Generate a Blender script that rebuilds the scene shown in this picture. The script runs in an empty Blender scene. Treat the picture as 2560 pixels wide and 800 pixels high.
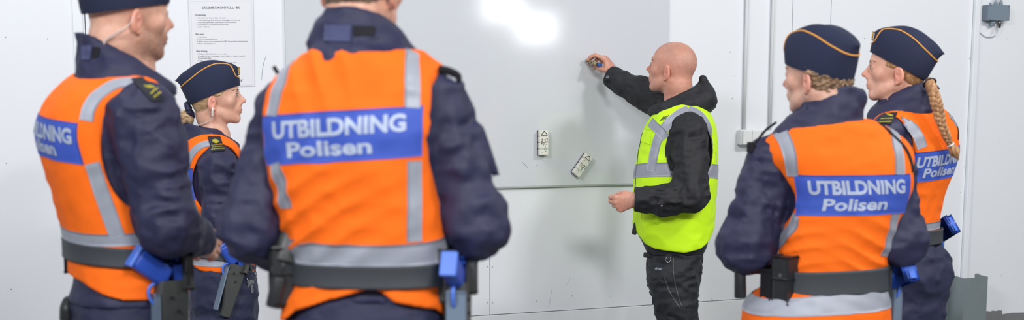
import bpy, bmesh, math, random
import numpy as np
from mathutils import Vector, Matrix
from mathutils.bvhtree import BVHTree

random.seed(7)
scene = bpy.context.scene
COL = bpy.data.collections.new('training_hall'); scene.collection.children.link(COL)
f32 = np.float32

# ------------------------------------------------------------------ camera
F_PX = 50.0 / 36.0 * 2560.0
PITCH = math.radians(8.6)
CX, CY = 1280.0, 768.0
CAM = np.array([0.0, 0.0, 1.48])
CP, SP = math.cos(PITCH), math.sin(PITCH)

def ray(px, py):
    a = (px - CX) / F_PX; b = -(py - CY) / F_PX
    return np.array([a, CP + b * SP, -SP + b * CP])

def P(px, py, Y):
    d = ray(px, py)
    return CAM + d * (Y / d[1])

def pxm(Y):                       # pixels per metre at distance Y (near eye height)
    return F_PX / (Y * CP)

cam_d = bpy.data.cameras.new('camera'); cam = bpy.data.objects.new('camera', cam_d)
COL.objects.link(cam)
cam.location = CAM; cam.rotation_euler = (math.pi / 2 - PITCH, 0, 0)
cam_d.lens = 50; cam_d.sensor_width = 36; cam_d.shift_y = (CY - 400.0) / 2560.0
cam_d.clip_end = 200
cam_d.dof.use_dof = True; cam_d.dof.focus_distance = 6.35; cam_d.dof.aperture_fstop = 3.0
scene.camera = cam

WT = math.tan(math.radians(22.2)); WY0 = 6.76
def wall_pt(px, py, off=0.0):     # where the line of sight meets the back wall
    d = ray(px, py)
    t = (WY0 + CAM[0] * WT) / (d[1] - d[0] * WT)
    p = CAM + d * t
    return p - WN2 * off
_c = math.cos(math.radians(22.2)); _s = math.sin(math.radians(22.2))
WU = np.array([_c, _s, 0.0])      # along the wall to the right
WN = np.array([_s, -_c, 0.0])     # wall normal towards the hall
WN2 = -WN
WORG = np.array([0.0, WY0, 0.0])
def wp(s, z, off=0.0):
    return WORG + WU * s + WN * off + np.array([0, 0, z])
def to_wall(px, py):
    p = wall_pt(px, py); return float(np.dot(p - WORG, WU)), float(p[2])

# ------------------------------------------------------------------ colours and materials
def lin(c):
    c = c / 255.0
    return c / 12.92 if c <= 0.04045 else ((c + 0.055) / 1.055) ** 2.4
def rgb(r, g, b): return (lin(r), lin(g), lin(b), 1.0)

def new_mat(name, col, rough=0.6, metal=0.0, spec=0.5, noise=0.0, nscale=8.0, bump=0.0, bscale=200.0,
            col2=None, sheen=0.0, sss=0.0, coat=0.0, attr=None, wave=None, wrinkle=0.0, wscale=9.0):
    m = bpy.data.materials.new(name); m.use_nodes = True
    nt = m.node_tree; bs = nt.nodes['Principled BSDF']
    bs.inputs['Base Color'].default_value = col
    bs.inputs['Roughness'].default_value = rough
    bs.inputs['Metallic'].default_value = metal
    bs.inputs['Specular IOR Level'].default_value = spec
    if sheen: bs.inputs['Sheen Weight'].default_value = sheen
    if coat:
        bs.inputs['Coat Weight'].default_value = coat; bs.inputs['Coat Roughness'].default_value = 0.1
    if sss:
        bs.inputs['Subsurface Weight'].default_value = sss
        bs.inputs['Subsurface Radius'].default_value = (0.012, 0.004, 0.002)
        bs.inputs['Subsurface Scale'].default_value = 1.0
    tc = nt.nodes.new('ShaderNodeTexCoord')
    src = None
    if attr:
        at = nt.nodes.new('ShaderNodeAttribute'); at.attribute_name = attr; src = at.outputs['Color']
    if noise or col2:
        n = nt.nodes.new('ShaderNodeTexNoise'); n.inputs['Scale'].default_value = nscale; n.inputs['Detail'].default_value = 5
        if wave:
            mp0 = nt.nodes.new('ShaderNodeMapping'); mp0.inputs['Scale'].default_value = tuple(w * .45 for w in wave); n.inputs['Scale'].default_value = 1.0
            nt.links.new(tc.outputs['Object'], mp0.inputs['Vector']); nt.links.new(mp0.outputs['Vector'], n.inputs['Vector'])
        else: nt.links.new(tc.outputs['Object'], n.inputs['Vector'])
        mx = nt.nodes.new('ShaderNodeMix'); mx.data_type = 'RGBA'
        if col2:
            mx.inputs['A'].default_value = col; mx.inputs['B'].default_value = col2
            mr = nt.nodes.new('ShaderNodeMapRange')
            mr.inputs['From Min'].default_value = 0.35; mr.inputs['From Max'].default_value = 0.65
            nt.links.new(n.outputs['Fac'], mr.inputs['Value']); nt.links.new(mr.outputs['Result'], mx.inputs['Factor'])
            if src: nt.links.new(src, mx.inputs['A'])
            nt.links.new(mx.outputs['Result'], bs.inputs['Base Color'])
        else:
            hs = nt.nodes.new('ShaderNodeHueSaturation')
            mr = nt.nodes.new('ShaderNodeMapRange')
            mr.inputs['From Min'].default_value = 0.25; mr.inputs['From Max'].default_value = 0.75
            mr.inputs['To Min'].default_value = 1 - noise; mr.inputs['To Max'].default_value = 1 + noise
            nt.links.new(n.outputs['Fac'], mr.inputs['Value']); nt.links.new(mr.outputs['Result'], hs.inputs['Value'])
            hs.inputs['Color'].default_value = col
            if src: nt.links.new(src, hs.inputs['Color'])
            nt.links.new(hs.outputs['Color'], bs.inputs['Base Color'])
    elif src:
        nt.links.new(src, bs.inputs['Base Color'])
    if bump:
        b = nt.nodes.new('ShaderNodeBump'); b.inputs['Strength'].default_value = bump; b.inputs['Distance'].default_value = 0.002
        if wave:
            mp = nt.nodes.new('ShaderNodeMapping'); mp.inputs['Scale'].default_value = wave
            nt.links.new(tc.outputs['Object'], mp.inputs['Vector'])
            n2 = nt.nodes.new('ShaderNodeTexNoise'); n2.inputs['Scale'].default_value = 1.0; n2.inputs['Detail'].default_value = 4
            nt.links.new(mp.outputs['Vector'], n2.inputs['Vector'])
        else:
            n2 = nt.nodes.new('ShaderNodeTexNoise'); n2.inputs['Scale'].default_value = bscale; n2.inputs['Detail'].default_value = 3
            nt.links.new(tc.outputs['Object'], n2.inputs['Vector'])
        nt.links.new(n2.outputs['Fac'], b.inputs['Height']); nt.links.new(b.outputs['Normal'], bs.inputs['Normal'])
        if wrinkle:
            n3 = nt.nodes.new('ShaderNodeTexNoise'); n3.inputs['Scale'].default_value = wscale; n3.inputs['Detail'].default_value = 3.5
            n3.inputs['Distortion'].default_value = 0.9; n3.noise_type = 'RIDGED_MULTIFRACTAL' if hasattr(n3, 'noise_type') else n3.noise_type
            nt.links.new(tc.outputs['Object'], n3.inputs['Vector'])
            b2 = nt.nodes.new('ShaderNodeBump'); b2.inputs['Strength'].default_value = wrinkle; b2.inputs['Distance'].default_value = 0.012
            nt.links.new(n3.outputs['Fac'], b2.inputs['Height']); nt.links.new(b2.outputs['Normal'], b.inputs['Normal'])
    return m

M = {}
M['skin'] = new_mat('skin', rgb(214, 160, 138), 0.5, noise=0.06, nscale=60, sss=0.08, attr='tint', bump=0.08, bscale=500)
M['navy'] = new_mat('navy_cloth', rgb(36, 37, 70), 0.62, noise=0.10, nscale=40, bump=0.25, bscale=260, wrinkle=0.75, wscale=7)
M['navy_patch'] = new_mat('navy_patch_cloth', rgb(66, 71, 108), 0.8, noise=0.05, nscale=60, bump=0.2, bscale=400)
M['navy_trouser'] = new_mat('navy_trouser_cloth', rgb(34, 37, 68), 0.7, noise=0.08, nscale=40, bump=0.2, bscale=300, wrinkle=0.6, wscale=8)
M['velcro'] = new_mat('black_velcro', rgb(25, 25, 33), 0.95, bump=0.4, bscale=800)
M['orange'] = new_mat('orange_hi_vis', (1.0, 0.165, 0.010, 1), 0.75, spec=0.2, noise=0.03, nscale=25, bump=0.15, bscale=700, wrinkle=0.25, wscale=5)
M['blue_panel'] = new_mat('blue_panel_cloth', rgb(57, 86, 186), 0.65, noise=0.05, nscale=25, bump=0.1, bscale=600)
M['silver'] = new_mat('silver_reflective_tape', rgb(156, 160, 173), 0.5, metal=0.15, noise=0.04, nscale=30, bump=0.1, bscale=900)
M['letter'] = new_mat('silver_lettering', rgb(180, 191, 216), 0.55, metal=0.1)
M['yellow'] = new_mat('yellow_hi_vis', (0.62, 1.0, 0.006, 1), 0.65, noise=0.03, nscale=25, bump=0.15, bscale=700)
M['coat'] = new_mat('black_coat_cloth', rgb(29, 30, 36), 0.7, noise=0.15, nscale=50, bump=0.3, bscale=300, wrinkle=0.8, wscale=11)
M['trouser_black'] = new_mat('dark_work_trouser', rgb(27, 31, 38), 0.7, noise=0.15, nscale=40, bump=0.3, bscale=260, wrinkle=0.9, wscale=12)
M['shirt_blue'] = new_mat('blue_shirt', rgb(54, 98, 134), 0.85, bump=0.2, bscale=400)
M['cap'] = new_mat('navy_cap_wool', rgb(25, 34, 63), 0.85, noise=0.08, nscale=90, bump=0.3, bscale=500)
M['gold'] = new_mat('gold_piping', rgb(228, 158, 62), 0.55, noise=0.05, nscale=100)
M['badge'] = new_mat('gold_badge', rgb(196, 150, 50), 0.35, metal=0.6, noise=0.2, nscale=200)
M['belt'] = new_mat('black_duty_belt', rgb(58, 62, 68), 0.6, noise=0.06, nscale=60, bump=0.25, bscale=600)
M['gear'] = new_mat('black_gear_plastic', rgb(38, 40, 44), 0.45, noise=0.1, nscale=40)
M['holster'] = new_mat('grey_holster_plastic', rgb(66, 68, 68), 0.45, noise=0.12, nscale=30)
M['pistol'] = new_mat('blue_training_plastic', rgb(40, 78, 178), 0.4, noise=0.04, nscale=40)
M['metal'] = new_mat('bare_metal', rgb(180, 180, 182), 0.3, metal=0.9)
M['chrome_snap'] = new_mat('dull_snap', rgb(110, 112, 118), 0.4, metal=0.6)
M['white_plastic'] = new_mat('white_plastic', rgb(226, 228, 230), 0.35, noise=0.01)
M['clear_tube'] = new_mat('clear_earpiece_tube', rgb(222, 205, 198), 0.15, spec=0.8)
M['eye'] = new_mat('eye_white', rgb(196, 190, 188), 0.2)
M['iris'] = new_mat('iris_dark', rgb(60, 70, 80), 0.15)
M['yellow_thread'] = new_mat('yellow_thread', rgb(196, 186, 60), 0.7)
M['epaulette'] = new_mat('epaulette_cloth', rgb(36, 38, 48), 0.85, bump=0.2, bscale=500)
M['text_grey'] = new_mat('print_dark', rgb(62, 64, 72), 0.8)
M['boot'] = new_mat('black_leather', rgb(30, 30, 32), 0.4)

def hair_mat(name, c1, c2, wave):
    return new_mat(name, c1, 0.55, col2=c2, nscale=55, bump=0.9, wave=wave, sheen=0.1)
M['hair_blond'] = hair_mat('hair_dark_blond', rgb(222, 192, 152), rgb(164, 130, 94), (60, 300, 300))
M['hair_ginger'] = hair_mat('hair_ginger_blond', rgb(196, 150, 104), rgb(136, 92, 58), (300, 300, 60))
M['hair_brown'] = hair_mat('hair_short_brown', rgb(128, 104, 86), rgb(84, 66, 54), (300, 300, 90))
M['hair_curl'] = hair_mat('hair_curly_brown', rgb(176, 144, 112), rgb(88, 62, 44), (220, 220, 220))
M['brow'] = new_mat('eyebrow_hair', rgb(120, 88, 66), 0.8)

# ------------------------------------------------------------------ object helpers
def link(o, parent=None, base=None):
    COL.objects.link(o)
    if parent is not None: o.parent = parent
    return o

def tag(o, label=None, cat=None, group=None, kind=None):
    if label: o['label'] = label
    if cat: o['category'] = cat
    if group: o['group'] = group
    if kind: o['kind'] = kind
    return o

def empty(name, loc, label=None, cat=None, group=None):
    o = bpy.data.objects.new(name, None); o.empty_display_size = 0.1
    o.location = tuple(float(v) for v in loc); COL.objects.link(o)
    tag(o, label, cat, group); return o

BASES = {}
def np_obj(name, V, Fq, mat, parent=None, base=(0, 0, 0), smooth=True, tint=None):
    """mesh object from world-space vertices; stored relative to base."""
    V = np.asarray(V, dtype=np.float32) - np.asarray(base, dtype=np.float32)
    me = bpy.data.meshes.new(name)
    if isinstance(Fq, np.ndarray) and Fq.ndim == 2:
        n = Fq.shape[1]
        me.vertices.add(len(V)); me.vertices.foreach_set('co', V.ravel())
        me.loops.add(Fq.size); me.loops.foreach_set('vertex_index', Fq.astype(np.int32).ravel())
        me.polygons.add(len(Fq)); me.polygons.foreach_set('loop_start', np.arange(0, Fq.size, n, dtype=np.int32))
        me.polygons.foreach_set('loop_total', np.full(len(Fq), n, dtype=np.int32))
        me.update(calc_edges=True)
    else:
        me.from_pydata(V.tolist(), [], [list(map(int, q)) for q in Fq]); me.update()
    if smooth: me.polygons.foreach_set('use_smooth', np.ones(len(me.polygons), dtype=bool))
    me.materials.append(mat)
    if tint is not None:
        ca = me.color_attributes.new('tint', 'FLOAT_COLOR', 'POINT')
        t = np.ones((len(V), 4), dtype=np.float32); t[:, :3] = tint
        ca.data.foreach_set('color', t.ravel())
    o = bpy.data.objects.new(name, me); COL.objects.link(o)
    if parent is not None: o.parent = parent
    return o

def ppos(parent):                 # world position of a chain of un-rotated parents
    p = np.zeros(3)
    while parent is not None:
        p = p + np.array(parent.location); parent = parent.parent
    return p

def obj_w(name, V, Fq, mat, parent=None, **k):
    """world coordinates in; parts keep their thing's origin, free things get their own."""
    V = np.asarray(V, dtype=np.float64)
    if parent is None:
        b = np.array([V[:, 0].mean(), V[:, 1].mean(), V[:, 2].min()])
        o = np_obj(name, V, Fq, mat, None, b, **k); o.location = b
        return o
    return np_obj(name, V, Fq, mat, parent, ppos(parent), **k)

# ------------------------------------------------------------------ distance fields
def dot(a, b): return (a * b).sum(-1)
def smin(a, b, k):
    if k <= 0: return np.minimum(a, b)
    h = np.clip(0.5 + 0.5 * (b - a) / k, 0, 1)
    return b + (a - b) * h - k * h * (1 - h)
def smax(a, b, k): return -smin(-a, -b, k)
def cap(p, a, b, ra, rb=None):
    rb = ra if rb is None else rb
    a = np.asarray(a, f32); b = np.asarray(b, f32); ba = b - a
    h = np.clip(((p - a) @ ba) / max(float(ba @ ba), 1e-9), 0, 1)
    q = p - a - h[:, None] * ba
    return np.sqrt((q * q).sum(-1)) - (ra + (rb - ra) * h)
def chain(p, pts, rs, k=0.02):
    d = None
    for i in range(len(pts) - 1):
        e = cap(p, pts[i], pts[i + 1], rs[i], rs[i + 1])
        d = e if d is None else smin(d, e, k)
    return d
def ell(p, c, r, R=None):
    q = p - np.asarray(c, f32)
    if R is not None: q = q @ np.asarray(R, f32)
    r = np.asarray(r, f32)
    k0 = np.sqrt(((q / r) ** 2).sum(-1)); k1 = np.sqrt(((q / (r * r)) ** 2).sum(-1))
    return k0 * (k0 - 1) / np.maximum(k1, 1e-6)
def sph(p, c, r):
    q = p - np.asarray(c, f32); return np.sqrt((q * q).sum(-1)) - r
def boxd(p, c, h, R=None, r=0.0):
    q = p - np.asarray(c, f32)
    if R is not None: q = q @ np.asarray(R, f32)
    q = np.abs(q) - (np.asarray(h, f32) - r)
    return np.sqrt((np.maximum(q, 0) ** 2).sum(-1)) + np.minimum(q.max(-1), 0) - r

_rng = np.random.RandomState(3)
_TAB = _rng.rand(32, 32, 32).astype(f32)
def vnoise(p, scale, off=0.0):
    q = p * np.asarray(scale, f32) + off
    i = np.floor(q).astype(np.int32); t = q - i; t = t * t * (3 - 2 * t)
    i0 = i & 31; i1 = (i + 1) & 31
    x, y, z = t[:, 0], t[:, 1], t[:, 2]
    T = _TAB
    a = T[i0[:, 0], i0[:, 1], i0[:, 2]] * (1 - x) + T[i1[:, 0], i0[:, 1], i0[:, 2]] * x
    b = T[i0[:, 0], i1[:, 1], i0[:, 2]] * (1 - x) + T[i1[:, 0], i1[:, 1], i0[:, 2]] * x
    c = T[i0[:, 0], i0[:, 1], i1[:, 2]] * (1 - x) + T[i1[:, 0], i0[:, 1], i1[:, 2]] * x
    d = T[i0[:, 0], i1[:, 1], i1[:, 2]] * (1 - x) + T[i1[:, 0], i1[:, 1], i1[:, 2]] * x
    return (a * (1 - y) + b * y) * (1 - z) + (c * (1 - y) + d * y) * z - 0.5
def folds(p, scale, off=0.0):     # ridged cloth folds, -0.5..0.5
    w = p + 0.03 * np.stack([vnoise(p, 9, off + 5), vnoise(p, 9, off + 9), vnoise(p, 9, off + 13)], -1)
    return 0.5 - 2.2 * np.abs(vnoise(w, scale, off)) + 0.35 * vnoise(w, np.asarray(scale, f32) * 2.3, off + 3)

_CORN = np.array([[0,0,0],[1,0,0],[0,1,0],[1,1,0],[0,0,1],[1,0,1],[0,1,1],[1,1,1]])
_EDG = [(0,1),(2,3),(4,5),(6,7),(0,2),(1,3),(4,6),(5,7),(0,4),(1,5),(2,6),(3,7)]
def surf(fn, lo, hi, h, relax=1):
    """surface of fn<0 inside the box lo..hi, cell size h (surface nets)."""
    lo = np.asarray(lo, np.float64); hi = np.asarray(hi, np.float64)
    B = 4; H = B * h
    nc = np.maximum(np.ceil((hi - lo) / H).astype(int), 1)
    ax = [lo[i] + (np.arange(nc[i]) + 0.5) * H - 0.5 * h for i in range(3)]
    C = np.stack(np.meshgrid(*ax, indexing='ij'), -1).reshape(-1, 3).astype(f32)
    dc = np.concatenate([fn(C[i:i + 400000]) for i in range(0, len(C), 400000)])
    V = np.repeat(np.repeat(np.repeat(dc.reshape(nc), B, 0), B, 1), B, 2).astype(f32)
    act = np.abs(dc) < H * 1.7 + 0.004
    idx = np.argwhere(act.reshape(nc))
    loc = np.stack(np.meshgrid(np.arange(B), np.arange(B), np.arange(B), indexing='ij'), -1).reshape(-1, 3)
    for s in range(0, len(idx), 6000):
        I = (idx[s:s + 6000, None, :] * B + loc[None]).reshape(-1, 3)
        d = fn((lo + I * h).astype(f32))
        V[I[:, 0], I[:, 1], I[:, 2]] = d
    V[0] = V[-1] = 1; V[:, 0] = V[:, -1] = 1; V[:, :, 0] = V[:, :, -1] = 1
    S = V < 0
    n = np.array(V.shape) - 1
    cnt = np.zeros(n, np.int8)
    for c in _CORN:
        cnt += S[c[0]:c[0] + n[0], c[1]:c[1] + n[1], c[2]:c[2] + n[2]]
    cells = np.argwhere((cnt > 0) & (cnt < 8))
    cid = np.full(n, -1, np.int32); cid[cells[:, 0], cells[:, 1], cells[:, 2]] = np.arange(len(cells))
    vals = np.stack([V[cells[:, 0] + c[0], cells[:, 1] + c[1], cells[:, 2] + c[2]] for c in _CORN], -1)
    acc = np.zeros((len(cells), 3)); num = np.zeros(len(cells))
    for a, b in _EDG:
        va, vb = vals[:, a], vals[:, b]
        m = (va < 0) != (vb < 0)
        t = np.where(m, va / np.where(m, va - vb, 1), 0)
        p = _CORN[a] + t[:, None] * (_CORN[b] - _CORN[a])
        acc += p * m[:, None]; num += m
    verts = lo + (cells + acc / num[:, None]) * h
    quads = []
    for axn in range(3):
        u, w = [(1, 2), (2, 0), (0, 1)][axn]
        sl0 = [slice(0, None)] * 3; sl1 = [slice(0, None)] * 3
        sl0[axn] = slice(0, -1); sl1[axn] = slice(1, None)
        A = S[tuple(sl0)]; Bm = S[tuple(sl1)]
        E = np.argwhere(A != Bm)
        ok = (E[:, u] > 0) & (E[:, w] > 0) & (E[:, u] < n[u]) & (E[:, w] < n[w])
        E = E[ok]; flip = A[E[:, 0], E[:, 1], E[:, 2]]
        du = np.zeros(3, int); du[u] = 1; dw = np.zeros(3, int); dw[w] = 1
        def g(e): return cid[e[:, 0], e[:, 1], e[:, 2]]
        q = np.stack([g(E - du - dw), g(E - dw), g(E), g(E - du)], -1)
        q = np.where(flip[:, None], q, q[:, ::-1])
        quads.append(q)
    Q = np.concatenate(quads); Q = Q[(Q >= 0).all(1)]
    for _ in range(relax):
        s = np.zeros_like(verts); c = np.zeros(len(verts))
        for i in range(4):
            a = Q[:, i]; b = Q[:, (i + 1) % 4]
            for k3 in range(3):
                s[:, k3] += np.bincount(a, verts[b, k3], len(verts)) + np.bincount(b, verts[a, k3], len(verts))
            c += np.bincount(a, minlength=len(verts)) + np.bincount(b, minlength=len(verts))
        verts = verts * 0.5 + 0.5 * s / np.maximum(c, 1)[:, None]
    return verts, Q

def bbox(pts, m):
    pts = np.asarray(pts); return pts.min(0) - m, pts.max(0) + m

def catmull(K, n):
    K = np.asarray(K, float); m = len(K)
    if m < 3:
        t = np.linspace(0, 1, n)[:, None]; return K[0] * (1 - t) + K[-1] * t
    t = np.linspace(0, m - 1, n); i = np.clip(t.astype(int), 0, m - 2); u = (t - i)[:, None]
    p0 = K[np.maximum(i - 1, 0)]; p1 = K[i]; p2 = K[i + 1]; p3 = K[np.minimum(i + 2, m - 1)]
    return 0.5 * (2 * p1 + (p2 - p0) * u + (2 * p0 - 5 * p1 + 4 * p2 - p3) * u ** 2 + (3 * p1 - p0 - 3 * p2 + p3) * u ** 3)

class Loft:
    """stack of rotated super-ellipse sections; world coordinates."""
    def __init__(s, secs, yaw, n=2.3):
        # secs: (cx, cy, z, hw, hd) top to bottom
        A = np.array(sorted(secs, key=lambda q: q[2]))
        D = catmull(A, 160)
        o = np.argsort(D[:, 2]); s.D = D[o]; s.z0, s.z1 = s.D[0, 2], s.D[-1, 2]
        s.yaw = yaw; s.n = n
        s.u = np.array([math.cos(yaw), -math.sin(yaw), 0]); s.v = np.array([math.sin(yaw), math.cos(yaw), 0])
    def at(s, z):
        return [np.interp(z, s.D[:, 2], s.D[:, k]) for k in (0, 1, 3, 4)]
    def local(s, p):
        cx, cy, hw, hd = s.at(p[:, 2])
        dx = p[:, 0] - cx; dy = p[:, 1] - cy
        return (dx * s.u[0] + dy * s.u[1]), (dx * s.v[0] + dy * s.v[1]), hw, hd
    def d(s, p, off=0.0, capz=True):
        x, y, hw, hd = s.local(p)
        hw = hw + off; hd = hd + off
        q = (np.abs(x / hw) ** s.n + np.abs(y / hd) ** s.n) ** (1 / s.n)
        q = np.maximum(q, 1e-3); r = np.sqrt(x * x + y * y) + 1e-4
        d = (r - r / q) * 0.92
        if capz: d = smax(d, np.maximum(p[:, 2] - s.z1, s.z0 - p[:, 2]), 0.02)
        return d.astype(f32)
    def ring(s, z, off=0.0, k=240):
        """closed outline at height z starting at the middle of the back, going to the right side."""
        cx, cy, hw, hd = [float(v) for v in s.at(z)]
        t = np.linspace(0, 2 * math.pi, k, endpoint=False)
        e = 2 / s.n
        x = (hw + off) * np.sign(np.sin(t)) * np.abs(np.sin(t)) ** e
        y = -(hd + off) * np.sign(np.cos(t)) * np.abs(np.cos(t)) ** e
        return np.array([cx, cy, z]) + x[:, None] * s.u + y[:, None] * s.v
    def arc(s, a, z, off=0.0):
        """point at arc length a (metres, + to the right) from the middle of the back at height z."""
        R = s.ring(z, off); R2 = np.vstack([R, R[:1]])
        L = np.concatenate([[0], np.cumsum(np.linalg.norm(np.diff(R2, axis=0), axis=1))])
        a = a % L[-1]
        return np.array([np.interp(a, L, R2[:, k]) for k in range(3)])

def bvh_of(V, Q): return BVHTree.FromPolygons([tuple(v) for v in V], [tuple(int(i) for i in q) for q in Q])
def snap(bvh, p, off, maxd=0.2):
    loc, nor, i, d = bvh.find_nearest(Vector(p), maxd)
    if loc is None: return np.array(p), np.array([0, 0, 1.0])
    return np.array(loc) + np.array(nor) * off, np.array(nor)

def grid_faces(nu, nv, closed_u=False):
    F = []
    for i in range(nu if closed_u else nu - 1):
        for j in range(nv - 1):
            a = i * nv + j; b = ((i + 1) % nu) * nv + j
            F.append((a, b, b + 1, a + 1))
    return F

def patch(bvh, fn, nu, nv, off=0.0022, th=0.0022):
    """cloth patch: fn(u,v)->point, snapped onto the garment, with thickness."""
    top = []; bot = []
    for i in range(nu):
        for j in range(nv):
            p, n = snap(bvh, fn(i / (nu - 1), j / (nv - 1)), 0)
            top.append((p, n))
    T = np.array([a for a, _ in top]); N = np.array([b for _, b in top])
    g = N.reshape(nu, nv, 3); 
    for _ in range(2):
        gp = np.pad(g, ((1, 1), (1, 1), (0, 0)), mode='edge'); g = (gp[:-2, 1:-1] + gp[2:, 1:-1] + gp[1:-1, :-2] + gp[1:-1, 2:] + g) / 5
    N = g.reshape(-1, 3); N /= np.linalg.norm(N, axis=1)[:, None] + 1e-9
    A = T + N * off; Bv = T - N * 0.0005
    F = grid_faces(nu, nv); m = nu * nv
    F2 = [(a + m, d + m, c + m, b + m) for a, b, c, d in F]
    rim = [(i, 0) for i in range(nu)] + [(nu - 1, j) for j in range(1, nv)] + [(i, nv - 1) for i in range(nu - 2, -1, -1)] + [(0, j) for j in range(nv - 2, 0, -1)]
    R = [a * nv + b for a, b in rim]
    F3 = [(R[k], R[(k + 1) % len(R)], R[(k + 1) % len(R)] + m, R[k] + m) for k in range(len(R))]
    return np.vstack([A, Bv]), F + F2 + F3

def ribbon(bvh, pts, width, off=0.0022, nseg=60, ncr=6):
    """tape of a given width laid along pts on a garment."""
    K = catmull(pts, nseg)
    S = [snap(bvh, p, 0) for p in K]
    C = np.array([a for a, _ in S]); N = np.array([b for _, b in S])
    for _ in range(3):
        Np = np.pad(N, ((1, 1), (0, 0)), mode='edge'); N = (Np[:-2] + Np[2:] + N) / 3
    Tn = np.gradient(C, axis=0); Tn /= np.linalg.norm(Tn, axis=1)[:, None] + 1e-9
    Sd = np.cross(Tn, N); Sd /= np.linalg.norm(Sd, axis=1)[:, None] + 1e-9
    W = np.linspace(-0.5, 0.5, ncr)
    w = width if np.ndim(width) else np.full(nseg, width)
    G = C[:, None, :] + Sd[:, None, :] * (W[None, :, None] * np.asarray(w)[:, None, None])
    def fn(u, v):
        i = int(round(u * (nseg - 1))); j = int(round(v * (ncr - 1))); return G[i, j]
    return patch(bvh, fn, nseg, ncr, off)

def tube(pts, r, n=8, k=None):
    pts = catmull(pts, k) if k else np.asarray(pts, float)
    m = len(pts); T = np.gradient(pts, axis=0); T /= np.linalg.norm(T, axis=1)[:, None] + 1e-9
    rr = r if np.ndim(r) else np.full(m, r)
    if len(rr) != m: rr = np.interp(np.linspace(0, 1, m), np.linspace(0, 1, len(rr)), rr)
    up = np.array([0, 0, 1.0]) if abs(T[0][2]) < 0.9 else np.array([1.0, 0, 0])
    A = np.cross(T[0], up); A /= np.linalg.norm(A); V = []
    for i in range(m):
        A = A - T[i] * (A @ T[i]); A /= np.linalg.norm(A); Bn = np.cross(T[i], A)
        for j in range(n):
            t = 2 * math.pi * j / n; V.append(pts[i] + rr[i] * (math.cos(t) * A + math.sin(t) * Bn))
    F = []
    for i in range(m - 1):
        for j in range(n):
            F.append((i * n + j, i * n + (j + 1) % n, (i + 1) * n + (j + 1) % n, (i + 1) * n + j))
    F.append(tuple(range(n - 1, -1, -1))); F.append(tuple((m - 1) * n + j for j in range(n)))
    return np.array(V), F

def bm_box(bm, c, h, R=None, bev=0.0, seg=2):
    """oriented box; R columns = axes."""
    R = np.eye(3) if R is None else np.asarray(R)
    r = bmesh.ops.create_cube(bm, size=2.0)
    vs = r['verts']
    for v in vs:
        l = np.array([v.co.x * h[0], v.co.y * h[1], v.co.z * h[2]])
        v.co = Vector(np.asarray(c) + R @ l)
    if bev:
        es = list({e for v in vs for e in v.link_edges})
        bmesh.ops.bevel(bm, geom=es, offset=bev, segments=seg, affect='EDGES', profile=0.5)
def bm_cyl(bm, a, b, ra, rb=None, seg=24, bev=0.0):
    rb = ra if rb is None else rb
    a = Vector(a); b = Vector(b); d = b - a
    r = bmesh.ops.create_cone(bm, cap_ends=True, segments=seg, radius1=ra, radius2=rb, depth=d.length)
    q = d.to_track_quat('Z', 'Y').to_matrix().to_4x4(); q.translation = (a + b) / 2
    bmesh.ops.transform(bm, matrix=q, verts=r['verts'])
    if bev:
        es = [e for e in {e for v in r['verts'] for e in v.link_edges} if len(e.link_faces) == 2 and e.calc_face_angle(0) > 1.0]
        bmesh.ops.bevel(bm, geom=es, offset=bev, segments=2, affect='EDGES', profile=0.5)
def bm_out(name, bm, mat, parent=None, smooth=False, origin=None):
    bmesh.ops.recalc_face_normals(bm, faces=bm.faces[:])
    V = np.array([v.co[:] for v in bm.verts]); bm.verts.index_update()
    F = [[v.index for v in f.verts] for f in bm.faces]; bm.free()
    o = obj_w(name, V, F, mat, parent, smooth=smooth)
    return o

def text_mesh(s, size, thick=0.0, shear=0.0, bis=None, align='LEFT', extr=0.0):
    """2-D lettering mesh: vertices (x, z), faces."""
    cu = bpy.data.curves.new('lettering_source', 'FONT'); cu.body = s; cu.size = size; cu.offset = thick; cu.shear = shear
    cu.align_x = align; cu.resolution_u = 3
    o = bpy.data.objects.new('lettering_source', cu); COL.objects.link(o)
    dg = bpy.context.evaluated_depsgraph_get(); dg.update()
    me = o.evaluated_get(dg).to_mesh()
    bm = bmesh.new(); bm.from_mesh(me); o.evaluated_get(dg).to_mesh_clear()
    bpy.data.objects.remove(o); bpy.data.curves.remove(cu)
    if bis:
        xs = [v.co.x for v in bm.verts]; ys = [v.co.y for v in bm.verts]
        for k in np.arange(min(xs) + bis, max(xs), bis):
            bmesh.ops.bisect_plane(bm, geom=bm.verts[:] + bm.edges[:] + bm.faces[:], plane_co=(k, 0, 0), plane_no=(1, 0, 0))
        for k in np.arange(min(ys) + bis, max(ys), bis):
            bmesh.ops.bisect_plane(bm, geom=bm.verts[:] + bm.edges[:] + bm.faces[:], plane_co=(0, k, 0), plane_no=(0, 1, 0))
    bm.verts.index_update()
    V = np.array([(v.co.x, v.co.y) for v in bm.verts]); F = [[v.index for v in f.verts] for f in bm.faces]
    bm.free(); return V, F
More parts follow.
